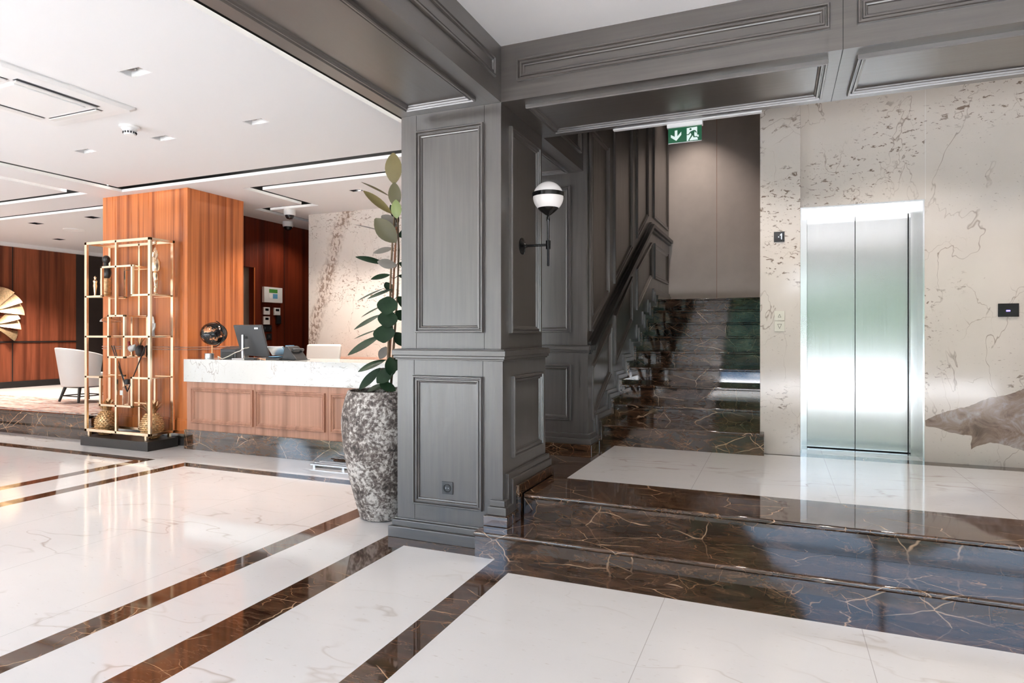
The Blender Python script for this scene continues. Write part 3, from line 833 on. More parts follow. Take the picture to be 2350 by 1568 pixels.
# air conditioner cassette
ac = root('air_conditioner', (-5.37, 3.10, ZC), 'white square ceiling cassette air conditioner with open louvres', 'air conditioner')
x0, x1, y0, y1 = -5.89, -4.85, 2.58, 3.62
b = MB()
def ring(z, i, r=.03):
    a, c, d, e = x0 + i, x1 - i, y0 + i, y1 - i
    return [(a + r, d, z), (c - r, d, z), (c, d + r, z), (c, e - r, z), (c - r, e, z), (a + r, e, z), (a, e - r, z), (a, d + r, z)]
R = [ring(ZC, 0), ring(ZC - .012, 0), ring(ZC - .03, .03), ring(ZC - .034, .10)]
vs = [p for q in R for p in q]; fs = [(k * 8 + i, k * 8 + (i + 1) % 8, (k + 1) * 8 + (i + 1) % 8, (k + 1) * 8 + i) for k in range(3) for i in range(8)]
fs.append(tuple(24 + i for i in range(8)))
b.add(vs, fs); b.build('fascia', 'bright_plastic', ac, bevel=.004)
MB().box(x0 + .26, x1 - .26, y0 + .26, y1 - .26, ZC - .045, ZC - .03).build('intake_grille', 'bright_plastic', ac, bevel=.006)
cx, cy = (x0 + x1) / 2, (y0 + y1) / 2
for dx, dy in ((1, 0), (-1, 0), (0, 1), (0, -1)):
    if dx:
        X0 = cx + dx * .345; b = MB().box(X0 - .03, X0 + .03, cy - .30, cy + .30, ZC - .0352, ZC - .02); v = MB().box(X0 - .03, X0 + (.004 if dx > 0 else .024), cy - .295, cy + .295, ZC - .048, ZC - .040)
    else:
        Y0 = cy + dy * .345; b = MB().box(cx - .30, cx + .30, Y0 - .03, Y0 + .03, ZC - .0352, ZC - .02); v = MB().box(cx - .295, cx + .295, Y0 - .026, Y0 + .018, ZC - .048, ZC - .040)
    o = b.build('air_outlet', 'grey_plastic', ac); v.build('louvre', 'white_plastic', o)

# ------------------------------------------------------------------ outer walls
wl = root('wall_left', (XL, 7, 0), 'dark walnut panelled wall behind the lounge at far left', 'wall', kind='structure')
MB().box(XL - .2, XL, 3.0, 9.25, 0, ZC).build('panelling', 'walnut_dark', wl)
MB().box(XL, XL + .02, 3.0, 9.25, 1.255, 1.285).build('dado_rail', 'black_wood', wl)
MB().box(XL, XL + .03, 3.0, 9.25, ZL, ZL + .13).build('baseboard', 'black_wood', wl)
for y in (7.98,):
    MB().box(XL, XL + .004, y - .008, y + .008, ZL, ZC).build('joint', 'black_wood', wl)
MB().box(XL, XL + .12, 3.0, YB, ZC - .07, ZC).build('cornice', 'white_paint', wl)
tag(MB().box(XL - .2, XL, YF - .2, 3.0, 0, 3.5).build('wall_left_front', 'shell'), 'plain left wall beside the entrance', 'wall', kind='structure')
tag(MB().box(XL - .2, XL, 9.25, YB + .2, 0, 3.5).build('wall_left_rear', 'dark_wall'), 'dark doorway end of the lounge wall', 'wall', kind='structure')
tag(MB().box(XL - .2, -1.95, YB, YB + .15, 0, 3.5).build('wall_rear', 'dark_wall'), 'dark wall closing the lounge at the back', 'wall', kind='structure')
tag(MB().box(XR, XR + .2, YF - .2, 7, 0, 3.7).build('wall_right', 'dark_z'), 'charcoal wood wall on the right of the entrance', 'wall', kind='structure')
bf = root('beam', (1.4, -2.4, ZS), 'charcoal panelled beam along the entrance front behind the viewer', 'beam', kind='structure')
MB().box(-1.693, XR, YF, -1.75, ZS, 3.50).build('casing', 'dark_x', bf)
mold_under(bf, -1.5, 1.3, -2.9, -1.85, ZS, 'dark_x'); mold_under(bf, 1.5, 4.4, -2.9, -1.85, ZS, 'dark_x')
# glazed entrance front
wf = root('wall_front', (-5, YF, 0), 'glazed entrance front behind the viewer', 'wall', kind='structure')
MB().box(XL - .2, XR + .2, YF - .2, YF, 2.95, 3.6).build('header', 'dark_x', wf)
MB().box(XL - .2, XR + .2, YF - .2, YF, -.1, .0).build('threshold', 'frame_dark', wf)
piers = [(XL - .2, -13.6), (-9.5, -9.0), (-4.4, -1.45), (4.2, XR + .2)]
for a, c in piers: MB().box(a, c, YF - .2, YF, 0, 2.95).build('pier', 'shell', wf)
wins = [(piers[i][1], piers[i + 1][0]) for i in range(3)]
for i, (a, c) in enumerate(wins):
    w = root('window_%d' % (i + 1), ((a + c) / 2, YF, 0), 'full height entrance window behind the viewer, bay %d' % (i + 1), 'window', kind='structure')
    b = MB(); b.box(a, a + .05, YF - .12, YF - .06, 0, 2.95); b.box(c - .05, c, YF - .12, YF - .06, 0, 2.95); b.box(a, c, YF - .12, YF - .06, 2.90, 2.95); b.box(a, c, YF - .12, YF - .06, 0, .06)
    b.box(a, c, YF - .12, YF - .06, 2.30, 2.35)
    n = 2 if i == 2 else 3
    for k in range(1, n):
        x = a + (c - a) * k / n; b.box(x - .03, x + .03, YF - .12, YF - .06, 0, 2.95)
    b.build('window_frame', 'frame_dark', w)
tag(MB().box(XL - .3, XR + .3, YF - .3, 11, 5.4, 5.6).build('roof', 'shell'), 'unseen flat roof slab added over the building to block sun leaks', 'roof', kind='structure')  # unseen slab, added only to stop sunlight leaking in from above

# outdoors, seen only as reflections
tag(MB().box(-60, 50, -60, YF - .2, -.3, -.12).build('ground', 'paving'), 'pale paved forecourt outside the entrance', 'ground', kind='structure')
rnd = random.Random(3)
for k in range(20):
    cx = -21 + k * 2.0
    if True:
        t = root('street_shrub', (cx, -14.5, -.12), 'rounded green shrub outside the entrance', 'shrub', 'shrubs outside', kind='structure')
        b = MB()
        for q in range(9): b.ball((cx + rnd.uniform(-.8, .8), -14.5 + rnd.uniform(-.4, .4), rnd.uniform(.5, 2.6)), rnd.uniform(.9, 1.3), 12, 8)
        b.build('foliage', 'foliage', t, smooth=True)
for k in range(13):
    cx, cy = -26 + k * 3.6 + rnd.uniform(-.6, .6), -16 + rnd.uniform(-1.5, 1)
    t = root('street_tree', (cx, cy, -.12), 'green broadleaf tree outside the entrance', 'tree', 'trees outside', kind='structure')
    MB().tube([(cx, cy, -.12), (cx + .1, cy, 1.6), (cx, cy, 2.6)], [.16, .12, .1], 10).build('trunk', 'stem', t)
    b = MB(); tall = -6 < cx < 1.2 or cx > 7.5
    hh = rnd.uniform(6.8, 8.2) if tall else rnd.uniform(3.6, 4.8)
    for q in range(12 if tall else 7):
        b.ball((cx + rnd.uniform(-1.3, 1.3), cy + rnd.uniform(-1, 1), rnd.uniform(1.0, hh)), rnd.uniform(.9, 1.4), 12, 8)
    b.build('crown', 'foliage', t, smooth=True)

# ------------------------------------------------------------------ walnut block, reception walls
wk = root('column_walnut', (-7.67, 6.25, 0), 'large orange walnut clad block beside the reception desk', 'column', kind='structure')
MB().box(-8.47, -6.88, 5.80, 6.71, .16, ZC).build('cladding', 'walnut', wk)
MB().box(-8.44, -6.91, 5.83, 6.69, 0, .165).build('plinth', 'silver', wk)
b = MB(); b.box(-8.475, -6.872, 5.787, 6.715, 1.222, 1.236); b.box(-8.475, -6.872, 5.787, 6.715, 1.252, 1.266); b.build('dado_rail', 'walnut_desk', wk, bevel=.003)
b = MB(); b.box(-8.485, -6.862, 5.785, 6.72, .20, .335); b.box(-8.48, -6.867, 5.79, 6.72, .335, .36); b.build('skirting', 'walnut', wk, bevel=.004)
ww = root('wall_reception', (-7.7, 8.3, 0), 'red brown wood wall behind the reception desk', 'wall', kind='structure')
MB().box(-7.85, -7.70, 7.72, YB, 0, ZC).build('panelling', 'walnut_red', ww)
MB().box(-7.85, -7.70, 6.4, 7.725, 2.49, ZC).build('panelling', 'walnut_red', ww)
MB().box(-7.702, -7.696, 8.40, 8.404, 0, ZC).build('joint', 'black_wood', ww)
MB().box(-7.703, -7.695, 7.72, 7.74, 0, 2.49).build('door_trim', 'walnut', ww)
d1 = tag(MB().box(-7.84, -7.80, 6.6, 7.72, 0, 2.49).build('door_1', 'grey_door'), 'grey door in the wood wall behind the reception desk', 'door', kind='structure')
wr = tag(MB().box(-6.715, -2.9, 7.85, 8.0, 0, ZC).build('wall_marble', 'marble_reception'), 'cream marble feature wall with rust veins behind reception', 'wall', kind='structure')
bc = root('back_counter', (-4.6, 7.55, 0), 'low wooden back counter under the marble feature wall', 'counter')
MB().box(-6.2, -3.0, 7.32, 7.84, 0, 1.05).build('body', 'walnut_red', bc)
MB().box(-6.22, -2.98, 7.30, 7.845, 1.05, 1.085).build('worktop', 'walnut_desk', bc, bevel=.004)

# reception desk
rd = root('reception_desk', (-4.9, 6.1, 0), 'walnut reception desk with a thick white marble counter', 'reception desk')
MB().box(-6.81, -3.2, 5.69, 6.45, 0, .24).build('plinth', 'marble_brown', rd, bevel=.002)
MB().box(-6.785, -3.2, 5.712, 6.45, .24, .836).build('body', 'walnut_desk', rd)
MB().box(-6.812, -3.18, 5.685, 6.47, .836, 1.115).build('countertop', 'marble_desk', rd, bevel=.004)
for x0 in (-6.70, -5.65, -4.57): mold_front(rd, x0, x0 + 1.0, .33, .765, 5.712, 'walnut_desk')
for x in (-5.675, -4.612): MB().box(x - .0015, x + .0015, 5.7112, 5.72, .24, .836).build('joint', 'walnut_red', rd)

# things on the desk
g = root('globe', (-6.60, 5.93, 1.115), 'black desk globe with copper land on a small silver foot', 'globe')
gc = (-6.60, 5.95, 1.43)
MB().ball(gc, .158, 36, 22, sc=(1.02, 1.02, .93)).build('sphere', 'globe', g, smooth=True)
MB().tube([(gc[0] + .165 * math.cos(a), gc[1], gc[2] + .165 * math.sin(a)) for a in [math.radians(-95 + 12 * i) for i in range(15)]], .006, 8).build('meridian_arc', 'black_metal', g, smooth=True)
MB().lathe([(.028, 0), (.024, .03), (.01, .06), (.008, .165)], (-6.60, 5.93, 1.13), 20).build('stem', 'copper', g, smooth=True)
MB().lathe([(.056, 0), (.056, .065), (.05, .07), (.001, .07)], (-6.62, 5.90, 1.115), 28).build('base', 'silver', g, smooth=True)

mn = root('computer_monitor', (-6.02, 6.0, 1.115), 'black desk monitor seen from behind, leaning on a silver stand', 'monitor')
TL, TR, BR, BL = Vector((-6.22, 5.90, 1.535)), Vector((-5.79, 5.92, 1.535)), Vector((-5.76, 6.02, 1.135)), Vector((-6.19, 6.0, 1.165))
nrm = (TR - TL).cross(BL - TL).normalized()
if nrm.y > 0: nrm = -nrm
b = MB(); q = [TL, TR, BR, BL]; b.add([p for p in q] + [p - nrm * .028 for p in q], [(0, 1, 2, 3), (7, 6, 5, 4), (0, 4, 5, 1), (1, 5, 6, 2), (2, 6, 7, 3), (3, 7, 4, 0)])
b.build('casing', 'grey_plastic', mn, bevel=.006)
c0 = TL * .15 + TR * .75 + BR * .05 + BL * .05 + nrm * .001
MB().box(c0.x - .028, c0.x + .028, c0.y - .003, c0.y + .002, c0.z - .010, c0.z + .010).build('logo', 'silver', mn)
b = MB(); b.box(-6.055, -6.025, 5.87, 5.90, 1.13, 1.42); b.box(-6.05, -6.03, 5.88, 5.98, 1.37, 1.40); b.build('stand', 'silver', mn, bevel=.005)
MB().box(-6.16, -5.92, 5.82, 6.05, 1.115, 1.13).build('foot', 'silver', mn, bevel=.004)

pr = root('receipt_printer', (-6.36, 6.05, 1.115), 'small dark receipt printer between globe and monitor', 'printer')
MB().prism([(5.96, 1.115), (6.16, 1.115), (6.16, 1.26), (6.06, 1.265), (5.96, 1.235)], 0, -6.50, -6.24).build('body', 'grey_plastic', pr, bevel=.008)
MB().box(-6.47, -6.27, 5.952, 5.962, 1.13, 1.20).build('front_panel', 'black', pr, bevel=.003)
MB().box(-6.46, -6.28, 6.08, 6.12, 1.262, 1.268).build('paper_slot', 'black', pr)
tag(MB().tube([(-6.42, 5.86, 1.12), (-6.36, 5.80, 1.15), (-6.27, 5.78, 1.122), (-6.2, 5.8, 1.15), (-6.12, 5.84, 1.20), (-6.06, 5.855, 1.22), (-5.99, 5.85, 1.25), (-5.96, 5.90, 1.262)], .006, 8).build('monitor_cable', 'cable', smooth=True),
    'pale cable looping over the counter towards the monitor', 'cable')
cl = root('cable_adapter', (-5.86, 5.82, 1.115), 'low dark adapter block lying under the monitor', 'adapter')
MB().box(-5.90, -5.74, 5.76, 5.86, 1.115, 1.14).build('body', 'black', cl, bevel=.006)
MB().tube([(-5.75, 5.81, 1.125), (-5.70, 5.80, 1.135), (-5.64, 5.84, 1.121)], .005, 8).build('lead', 'copper', cl, smooth=True)
pt = root('card_terminal', (-5.55, 6.0, 1.115), 'grey folding card terminal with raised display on the counter', 'card terminal')
MB().prism([(5.90, 1.115), (6.12, 1.115), (6.12, 1.165), (5.90, 1.135)], 0, -5.70, -5.49).build('base', 'grey_plastic', pt, bevel=.006)
b = MB(); b.add([(-5.71, 6.02, 1.165), (-5.52, 6.06, 1.165), (-5.54, 6.0, 1.275), (-5.74, 5.96, 1.275), (-5.70, 6.04, 1.165), (-5.51, 6.08, 1.165), (-5.53, 6.02, 1.28), (-5.73, 5.98, 1.28)],
                [(0, 1, 2, 3), (7, 6, 5, 4), (0, 4, 5, 1), (1, 5, 6, 2), (2, 6, 7, 3), (3, 7, 4, 0)]); b.build('display', 'silver', pt, bevel=.004)
MB().box(-5.67, -5.52, 5.92, 6.02, 1.150, 1.156).build('keypad', 'lcd_blue', pt)
ph = root('desk_phone', (-5.33, 5.98, 1.115), 'black desk phone standing at the right end of the equipment', 'telephone')
MB().prism([(-5.45, 1.115), (-5.22, 1.115), (-5.25, 1.15), (-5.36, 1.275), (-5.40, 1.285), (-5.41, 1.265)], 1, 5.90, 6.10).build('body', 'black', ph, bevel=.008)
b = MB().tube([(-5.30, 5.92, 1.235), (-5.285, 5.98, 1.245), (-5.285, 6.04, 1.245), (-5.30, 6.09, 1.235)], [.02, .013, .013, .02], 10); b.build('handset', 'grey_plastic', ph, smooth=True)
MB().box(-5.458, -5.40, 5.97, 6.06, 1.20, 1.29).build('note_holder', 'lcd_blue', ph, bevel=.003)
MB().box(-5.47, -5.20, 5.84, 6.10, 1.1150, 1.1205).build('mat', 'black', ph)

# white desk chair behind the desk
oc = root('desk_chair', (-5.86, 6.95, 0), 'white leather desk chair behind the reception counter', 'chair')
def soft_box(x0, x1, y0, y1, z0, z1): return MB().box(x0, x1, y0, y1, z0, z1)
b = MB(); b.add([(-6.13, 7.06, .60), (-5.60, 7.06, .60), (-5.56, 7.16, 1.29), (-6.17, 7.16, 1.29), (-6.10, 7.14, .58), (-5.63, 7.14, .58), (-5.59, 7.23, 1.28), (-6.14, 7.23, 1.28)],
                [(0, 1, 2, 3), (7, 6, 5, 4), (0, 4, 5, 1), (1, 5, 6, 2), (2, 6, 7, 3), (3, 7, 4, 0)]); b.build('backrest', 'leather_white', oc, bevel=.03)
soft_box(-6.14, -5.58, 6.62, 7.12, .50, .60).build('seat', 'leather_white', oc, bevel=.03)
for x in (-6.19, -5.57): soft_box(x, x + .05, 6.68, 7.14, .60, .84).build('armrest', 'leather_white', oc, bevel=.015)
MB().lathe([(.03, .10), (.03, .50)], (-5.86, 6.88, 0), 14).build('gas_lift', 'silver', oc, smooth=True)
for k in range(5):
    a = 2 * PI * k / 5
    MB().tube([(-5.86, 6.88, .12), (-5.86 + .28 * math.cos(a), 6.88 + .28 * math.sin(a), .03)], [.022, .028], 8).build('leg', 'silver', oc, smooth=True)

# devices on the red wood wall (face at x = -7.70 looking to +X)
def wp(name, y0, y1, z0, z1, t, m, lab, cat, grp=None):
    r = root(name, (-7.70, (y0 + y1) / 2, z0), lab, cat, grp)
    MB().box(-7.70, -7.70 + t, y0, y1, z0, z1).build('case', m, r, bevel=.004)
    return r
r = wp('alarm_panel', 7.893, 8.302, 1.945, 2.197, .05, 'white_plastic', 'large white alarm panel with a green display on the wood wall', 'alarm panel')
MB().box(-7.651, -7.648, 8.0, 8.185, 2.105, 2.165).build('display', 'lcd_green', r)
MB().box(-7.651, -7.648, 8.0, 8.185, 2.005, 2.095).build('label_strip', 'bright_plastic', r)
MB().box(-7.6485, -7.647, 8.08, 8.185, 2.012, 2.090).build('key_label', 'lcd_blue', r)
for y0, y1, z0, z1, lab in ((7.912, 8.045, 1.745, 1.866, 'white thermostat directly under the left half of the alarm panel'), (8.143, 8.282, 1.742, 1.866, 'white thermostat above the black holder, right one of the pair'),
                            (7.912, 8.045, 1.585, 1.716, 'white thermostat lowest of the three, above the black switches')):
    r = wp('thermostat', y0, y1, z0, z1, .025, 'white_plastic', lab, 'thermostat', 'wall thermostats')
    MB().box(-7.676, -7.674, y0 + .03, y1 - .03, z1 - .058, z1 - .02).build('display', 'screen_black', r)
wp('remote_holder', 8.19, 8.285, 1.60, 1.735, .04, 'black', 'black oval holder hanging under the right thermostat', 'holder')
r = wp('switch_plate', 7.92, 8.10, 1.468, 1.575, .012, 'black', 'black double switch plate below the thermostats', 'switch', 'black switch plates')
for y in (7.95, 8.065): MB().box(-7.69, -7.684, y - .008, y + .008, 1.50, 1.545).build('rocker', 'silver', r)
r = wp('switch_plate', 7.985, 8.10, 1.335, 1.435, .012, 'black', 'black single switch plate lowest on the wood wall', 'switch', 'black switch plates')
for y in (8.035, 8.06): MB().box(-7.69, -7.684, y - .007, y + .007, 1.36, 1.41).build('rocker', 'silver', r)

tr = root('floor_rack', (-4.4, 5.52, 0), 'low slatted silver metal rack on the floor beside the desk plinth', 'rack')
for k in range(3): MB().box(-4.62, -4.12, 5.42 + k * .075, 5.47 + k * .075, .022, .036).build('slat', 'silver', tr, bevel=.002)
for x in (-4.58, -4.20): MB().box(x, x + .03, 5.42, 5.62, 0, .022).build('foot', 'silver', tr)

# ------------------------------------------------------------------ planter and rubber plant
PC = (-2.845, 4.175)
po = root('planter', (PC[0], PC[1], 0), 'tall crackled grey stoneware pot beside the column', 'planter')
prof = [(.150, 0), (.165, .004), (.178, .02), (.182, .045), (.196, .08), (.222, .18), (.262, .34), (.296, .52), (.314, .68), (.316, .76), (.308, .84), (.290, .92), (.268, .985), (.258, .99), (.246, .985), (.25, .95), (.24, .93)]
b = MB(); b.lathe(prof, (PC[0], PC[1], 0), 48, cap=False); b.add([(PC[0] + .155 * math.cos(2 * PI * i / 24), PC[1] + .155 * math.sin(2 * PI * i / 24), .001) for i in range(24)], [tuple(range(24))])
b.build('pot', 'pot', po, smooth=True)
MB().lathe([(.242, .945), (.1, .955), (.001, .957)], (PC[0], PC[1], 0), 30).build('soil', 'soil', po, smooth=True)

pl = root('rubber_plant', (PC[0], PC[1], .955), 'tall rubber plant with broad dark glossy leaves in the stoneware pot', 'plant')
RT, FW = Vector((.922, .387, 0)), Vector((-.387, .922, 0))
SB = Vector((-2.785, 4.17, 0))
U = .00128
def pp(cx, cy, dep=0.0):        # plant sketch units: a to the right of the stems, height, depth away
    return SB + RT * ((cx - 345) * U) + FW * dep + Vector((0, 0, .995 + (1500 - cy) * .001266))
stems = MB()
stems.tube([pp(335, 1530), pp(340, 1300), pp(352, 1000), pp(356, 800), pp(366, 600), pp(378, 440), pp(378, 250)], [.010, .010, .009, .008, .008, .007, .004], 8)
stems.tube([pp(350, 1530, .03), pp(372, 1200, .03), pp(392, 900, .04), pp(400, 640, .03), pp(396, 460, .02), pp(394, 350, .01)], [.010, .009, .008, .008, .007, .004], 8)
MB().tube([pp(330, 1530, .02), pp(352, 1200, .02), pp(372, 800, .02), pp(388, 500, .02)], .008, 8).build('support_cane', 'cane', pl, smooth=True)
def leaf(mb, base, tip, w, face=(-.387 * -1, -.922, .1), bend=.03, cup=.12):
    """pointed oval blade from base to tip, folded slightly along the midrib; face = way the upper side looks"""
    base, tip = Vector(base), Vector(tip)
    ax = tip - base; L = ax.length; ax.normalize()
    f = Vector(face); f = (f - ax * f.dot(ax)).normalized()
    sd = ax.cross(f)
    n = 8; rows = []
    for k in range(n + 1):
        t = k / n
        h = w * .5 * (max(0, math.sin(PI * min(1, t * .97 + .015))) ** .72)
        c = base + ax * L * t + f * (-bend * 4 * L * (t - .5) ** 2 * .5)
        rows.append([c - sd * h + f * h * cup, c - sd * h * .5 + f * h * cup * .35, c, c + sd * h * .5 + f * h * cup * .35, c + sd * h + f * h * cup])
    vs = [p for r in rows for p in r]
    fs = [(k * 5 + i, k * 5 + i + 1, (k + 1) * 5 + i + 1, (k + 1) * 5 + i) for k in range(n) for i in range(4)]
    mb.add(vs, fs)
TOW = -FW
G = {'leaf': MB(), 'leaf_olive': MB(), 'leaf_grey': MB(), 'leaf_lime': MB()}
upv = Vector((0, 0, 1))
LV = [  # material, base, tip, width, depth base, depth tip, facing (toward viewer, up, right)
    ('leaf_olive', (376, 240), (374, 52), 104, 0, -.02, (1, 0, 0)), ('leaf', (388, 385), (382, 236), 84, -.01, -.04, (1, .1, -.2)), ('leaf_lime', (396, 456), (394, 344), 64, -.03, -.05, (1, 0, .1)),
    ('leaf_olive', (345, 308), (172, 220), 30, .02, .03, (.5, 1, 0)), ('leaf_olive', (362, 420), (196, 286), 56, 0, -.03, (1, .4, .2)), ('leaf_grey', (388, 505), (292, 425), 78, .02, .05, (1, .2, 0)),
    ('leaf_grey', (300, 525), (130, 484), 24, .02, .02, (.4, 1, 0)), ('leaf', (392, 600), (272, 462), 112, -.02, -.07, (1, .35, -.3)), ('leaf_grey', (366, 632), (238, 656), 46, .02, .06, (1, .6, 0)),
    ('leaf', (325, 732), (152, 690), 56, -.02, -.05, (.8, .9, -.1)), ('leaf_grey', (398, 745), (284, 722), 60, -.04, -.06, (1, -.4, .2)), ('leaf', (352, 796), (240, 826), 50, 0, -.03, (.8, .8, 0)),
    ('leaf', (305, 880), (145, 956), 30, .02, .03, (.5, 1, 0)), ('leaf', (370, 884), (220, 946), 40, -.02, -.04, (.7, 1, 0)), ('leaf', (350, 932), (344, 1044), 126, -.05, -.09, (1, .35, 0)),
    ('leaf', (300, 985), (168, 1055), 28, .03, .04, (.5, 1, 0)), ('leaf', (352, 1016), (348, 1124), 120, -.06, -.1, (1, .2, .15)), ('leaf', (295, 1040), (136, 1132), 46, 0, -.02, (.7, 1, 0)),
    ('leaf', (330, 1104), (334, 1214), 134, -.07, -.12, (1, .5, -.1)), ('leaf', (292, 1172), (104, 1288), 62, -.02, -.05, (.8, .9, .1)), ('leaf', (268, 1132), (122, 1190), 24, .04, .05, (.5, 1, 0)),
    ('leaf_grey', (325, 1240), (285, 1315), 54, .02, .02, (1, 0, 0)), ('leaf', (328, 1318), (168, 1388), 64, -.03, -.06, (.7, 1, 0)), ('leaf', (360, 1300), (372, 1415), 74, -.05, -.08, (1, .1, .4)),
    ('leaf', (296, 1368), (174, 1498), 56, -.03, -.06, (1, .6, .3)), ('leaf_grey', (322, 1370), (276, 1432), 58, .01, .02, (1, .3, 0)), ('leaf', (372, 1375), (288, 1455), 84, -.06, -.1, (1, .4, 0)),
    ('leaf', (330, 1466), (228, 1506), 54, -.05, -.08, (.6, 1, 0)), ('leaf', (300, 1460), (400, 1502), 64, -.07, -.1, (.8, .7, 0)), ('leaf', (400, 560), (470, 520), 60, .03, .06, (.8, .5, .4)),
    ('leaf', (402, 720), (480, 760), 60, .03, .05, (.8, .6, .4)), ('leaf', (396, 930), (470, 1010), 70, .02, .03, (.9, .4, .4)), ('leaf', (392, 1020), (455, 1075), 74, -.02, -.04, (1, .3, .3)),
    ('leaf', (385, 1150), (440, 1235), 74, 0, 0, (1, .3, .3)), ('leaf', (380, 1300), (440, 1400), 70, .02, .02, (1, .3, .4)), ('leaf', (398, 800), (460, 815), 44, .02, .02, (.7, .8, .2)),
    ('leaf', (388, 470), (330, 340), 50, .10, .16, (.6, .5, .3)), ('leaf', (350, 900), (300, 830), 60, .10, .17, (.5, 1, 0)), ('leaf', (345, 1150), (290, 1080), 60, .10, .18, (.5, 1, 0)), ('leaf', (345, 1400), (400, 1330), 60, .10, .18, (.5, 1, .2))]
pet = MB()
for m_, a, t_, w, d0, d1, fc in LV:
    fv = TOW * fc[0] + upv * fc[1] + RT * fc[2]
    leaf(G[m_], pp(a[0], a[1], d0), pp(t_[0], t_[1], d1), w * U, fv)
    sx_ = 340 + (1500 - a[1]) * .04
    pet.tube([pp(a[0], a[1], d0), pp(a[0] * .5 + sx_ * .5, a[1] + 14, d0 * .5), pp(sx_, a[1] + 22, 0)], .003, 6)
stems.add(pet.v, pet.f); stems.build('stems', 'stem', pl, smooth=True)
for k, b in G.items(): b.build('foliage', k, pl, smooth=True)

# ------------------------------------------------------------------ gold display shelf
pb = root('display_plinth', (-7.65, 5.58, 0), 'flat black lacquered plinth under the gold display shelf', 'plinth')
MB().box(-8.267, -7.03, 5.365, 5.785, 0, .115).build('slab', 'black_wood', pb, bevel=.003)
sh = root('display_shelf', (-7.65, 5.58, .115), 'polished gold geometric open display shelf in front of the wood block', 'shelf')
FY, BY = 5.42, 5.735
def bar(x0, x1, z0, z1, y, t=.022):
    """square bar between two points of the front or back lattice"""
    return (min(x0, x1) - t, max(x0, x1) + t, y - .014, y + .014, min(z0, z1) - t * .8, max(z0, z1) + t * .8)
X0, X1, Z0, Z1 = -8.230, -7.062, .192, 2.592
for y, nm in ((FY, 'front_frame'), (BY, 'back_frame')):
    b = MB()
    for q in ((X0, X0, Z0, Z1), (X1, X1, Z0, Z1), (X0, X1, Z0, Z0), (X0, X1, Z1, Z1)): b.box(*bar(*q, y))
    b.build(nm, 'gold', sh, bevel=.002)
segs = [(-7.66, -7.66, 1.66, Z1), (-7.66, -7.66, Z0, 1.13), (-7.93, -7.35, 2.275, 2.275), (-7.93, -7.93, 1.915, 2.275), (-7.37, -7.37, 1.915, 2.275), (X0, -7.93, 1.907, 1.907), (-7.37, X1, 1.907, 1.907),
        (-7.80, -7.51, 1.655, 1.655), (-7.80, -7.51, 1.136, 1.136), (-7.80, -7.80, 1.136, 1.655), (-7.51, -7.51, 1.136, 1.655), (X0, -7.80, 1.394, 1.394), (-7.51, X1, 1.394, 1.394),
        (X0, -7.955, .877, .877), (-7.955, -7.955, .525, .877), (-7.955, -7.372, .525, .525), (-7.372, -7.372, .525, .884), (-7.372, X1, .884, .884)]
for y in (FY, BY):
    for q in segs: MB().box(*bar(*q, y, .016)).build('lattice_bar', 'gold', sh, bevel=.002)
MB().box(-7.80, -7.51, 5.565, BY, 1.128, 1.140).build('shelf_plate', 'gold', sh)
for x0, x1, z in ((-7.93, -7.35, 2.275), (X0, -7.93, 1.907), (-7.37, X1, 1.907), (-7.80, -7.51, 1.655), (X0, -7.80, 1.394), (-7.51, X1, 1.394), (X0, -7.955, .877), (-7.955, -7.372, .525), (-7.372, X1, .884)):
    MB().box(x0, x1, FY, BY, z - .008, z + .004).build('shelf_plate', 'gold', sh)
for x in (X0, X1):
    for z in (Z0, Z1): MB().box(x - .018, x + .018, FY, BY, z - .014, z + .014).build('cross_bar', 'gold', sh)
    for y in (FY, BY): MB().box(x - .015 + (.06 if x < -8 else -.06), x + .015 + (.06 if x < -8 else -.06), y - .015, y + .015, .115, .18).build('foot', 'gold', sh)

# gold pineapples
def pineapple(x, y, z, s, lab):
    t = root('pineapple_ornament', (x, y, z), lab, 'ornament', 'gold pineapple ornaments')
    H = .32 * s
    b = MB(); n, m = 18, 13
    rad = lambda u: s * (.122 * (max(0, math.sin(PI * (.12 + .80 * u))) ** .75))
    b.lathe([(rad(k / 20), H * k / 20) for k in range(21)], (x, y, z), 28)
    for r in range(m):
        u = (r + .6) / (m + .4)
        for k in range(n):
            a = 2 * PI * (k + .5 * (r % 2)) / n
            R0 = rad(u); d = .022 * s
            c = Vector((x + R0 * math.cos(a), y + R0 * math.sin(a), z + H * u)); o = Vector((math.cos(a), math.sin(a), 0)); w = Vector((-math.sin(a), math.cos(a), 0)); e = Vector((0, 0, 1))
            g_ = .9 * R0 * PI / n; h_ = H / m * .55
            b.add([c + w * g_, c + e * h_, c - w * g_, c - e * h_, c + o * d], [(0, 1, 4), (1, 2, 4), (2, 3, 4), (3, 0, 4)])
    b.build('fruit', 'gold_matte', t)
    b = MB(); rn = random.Random(int(abs(x) * 100))
    for k in range(22):
        a = 2 * PI * k * .381; tilt = .20 + .62 * (k / 22)
        L = s * (.17 - .05 * k / 22)
        bs = Vector((x + .03 * s * math.cos(a), y + .03 * s * math.sin(a), z + H * .97))
        tp = bs + Vector((math.cos(a) * math.sin(tilt), math.sin(a) * math.sin(tilt), math.cos(tilt))) * L
        leaf(b, bs, tp, (.042 * s), (math.cos(a) * -.2, math.sin(a) * -.2, 1), bend=.25)
    b.build('crown', 'gold_matte', t)
pineapple(-8.08, 5.58, .115, 1.0, 'gold pineapple ornament at the left foot of the display shelf')
pineapple(-7.235, 5.58, .115, 1.02, 'gold pineapple ornament at the right foot of the display shelf')

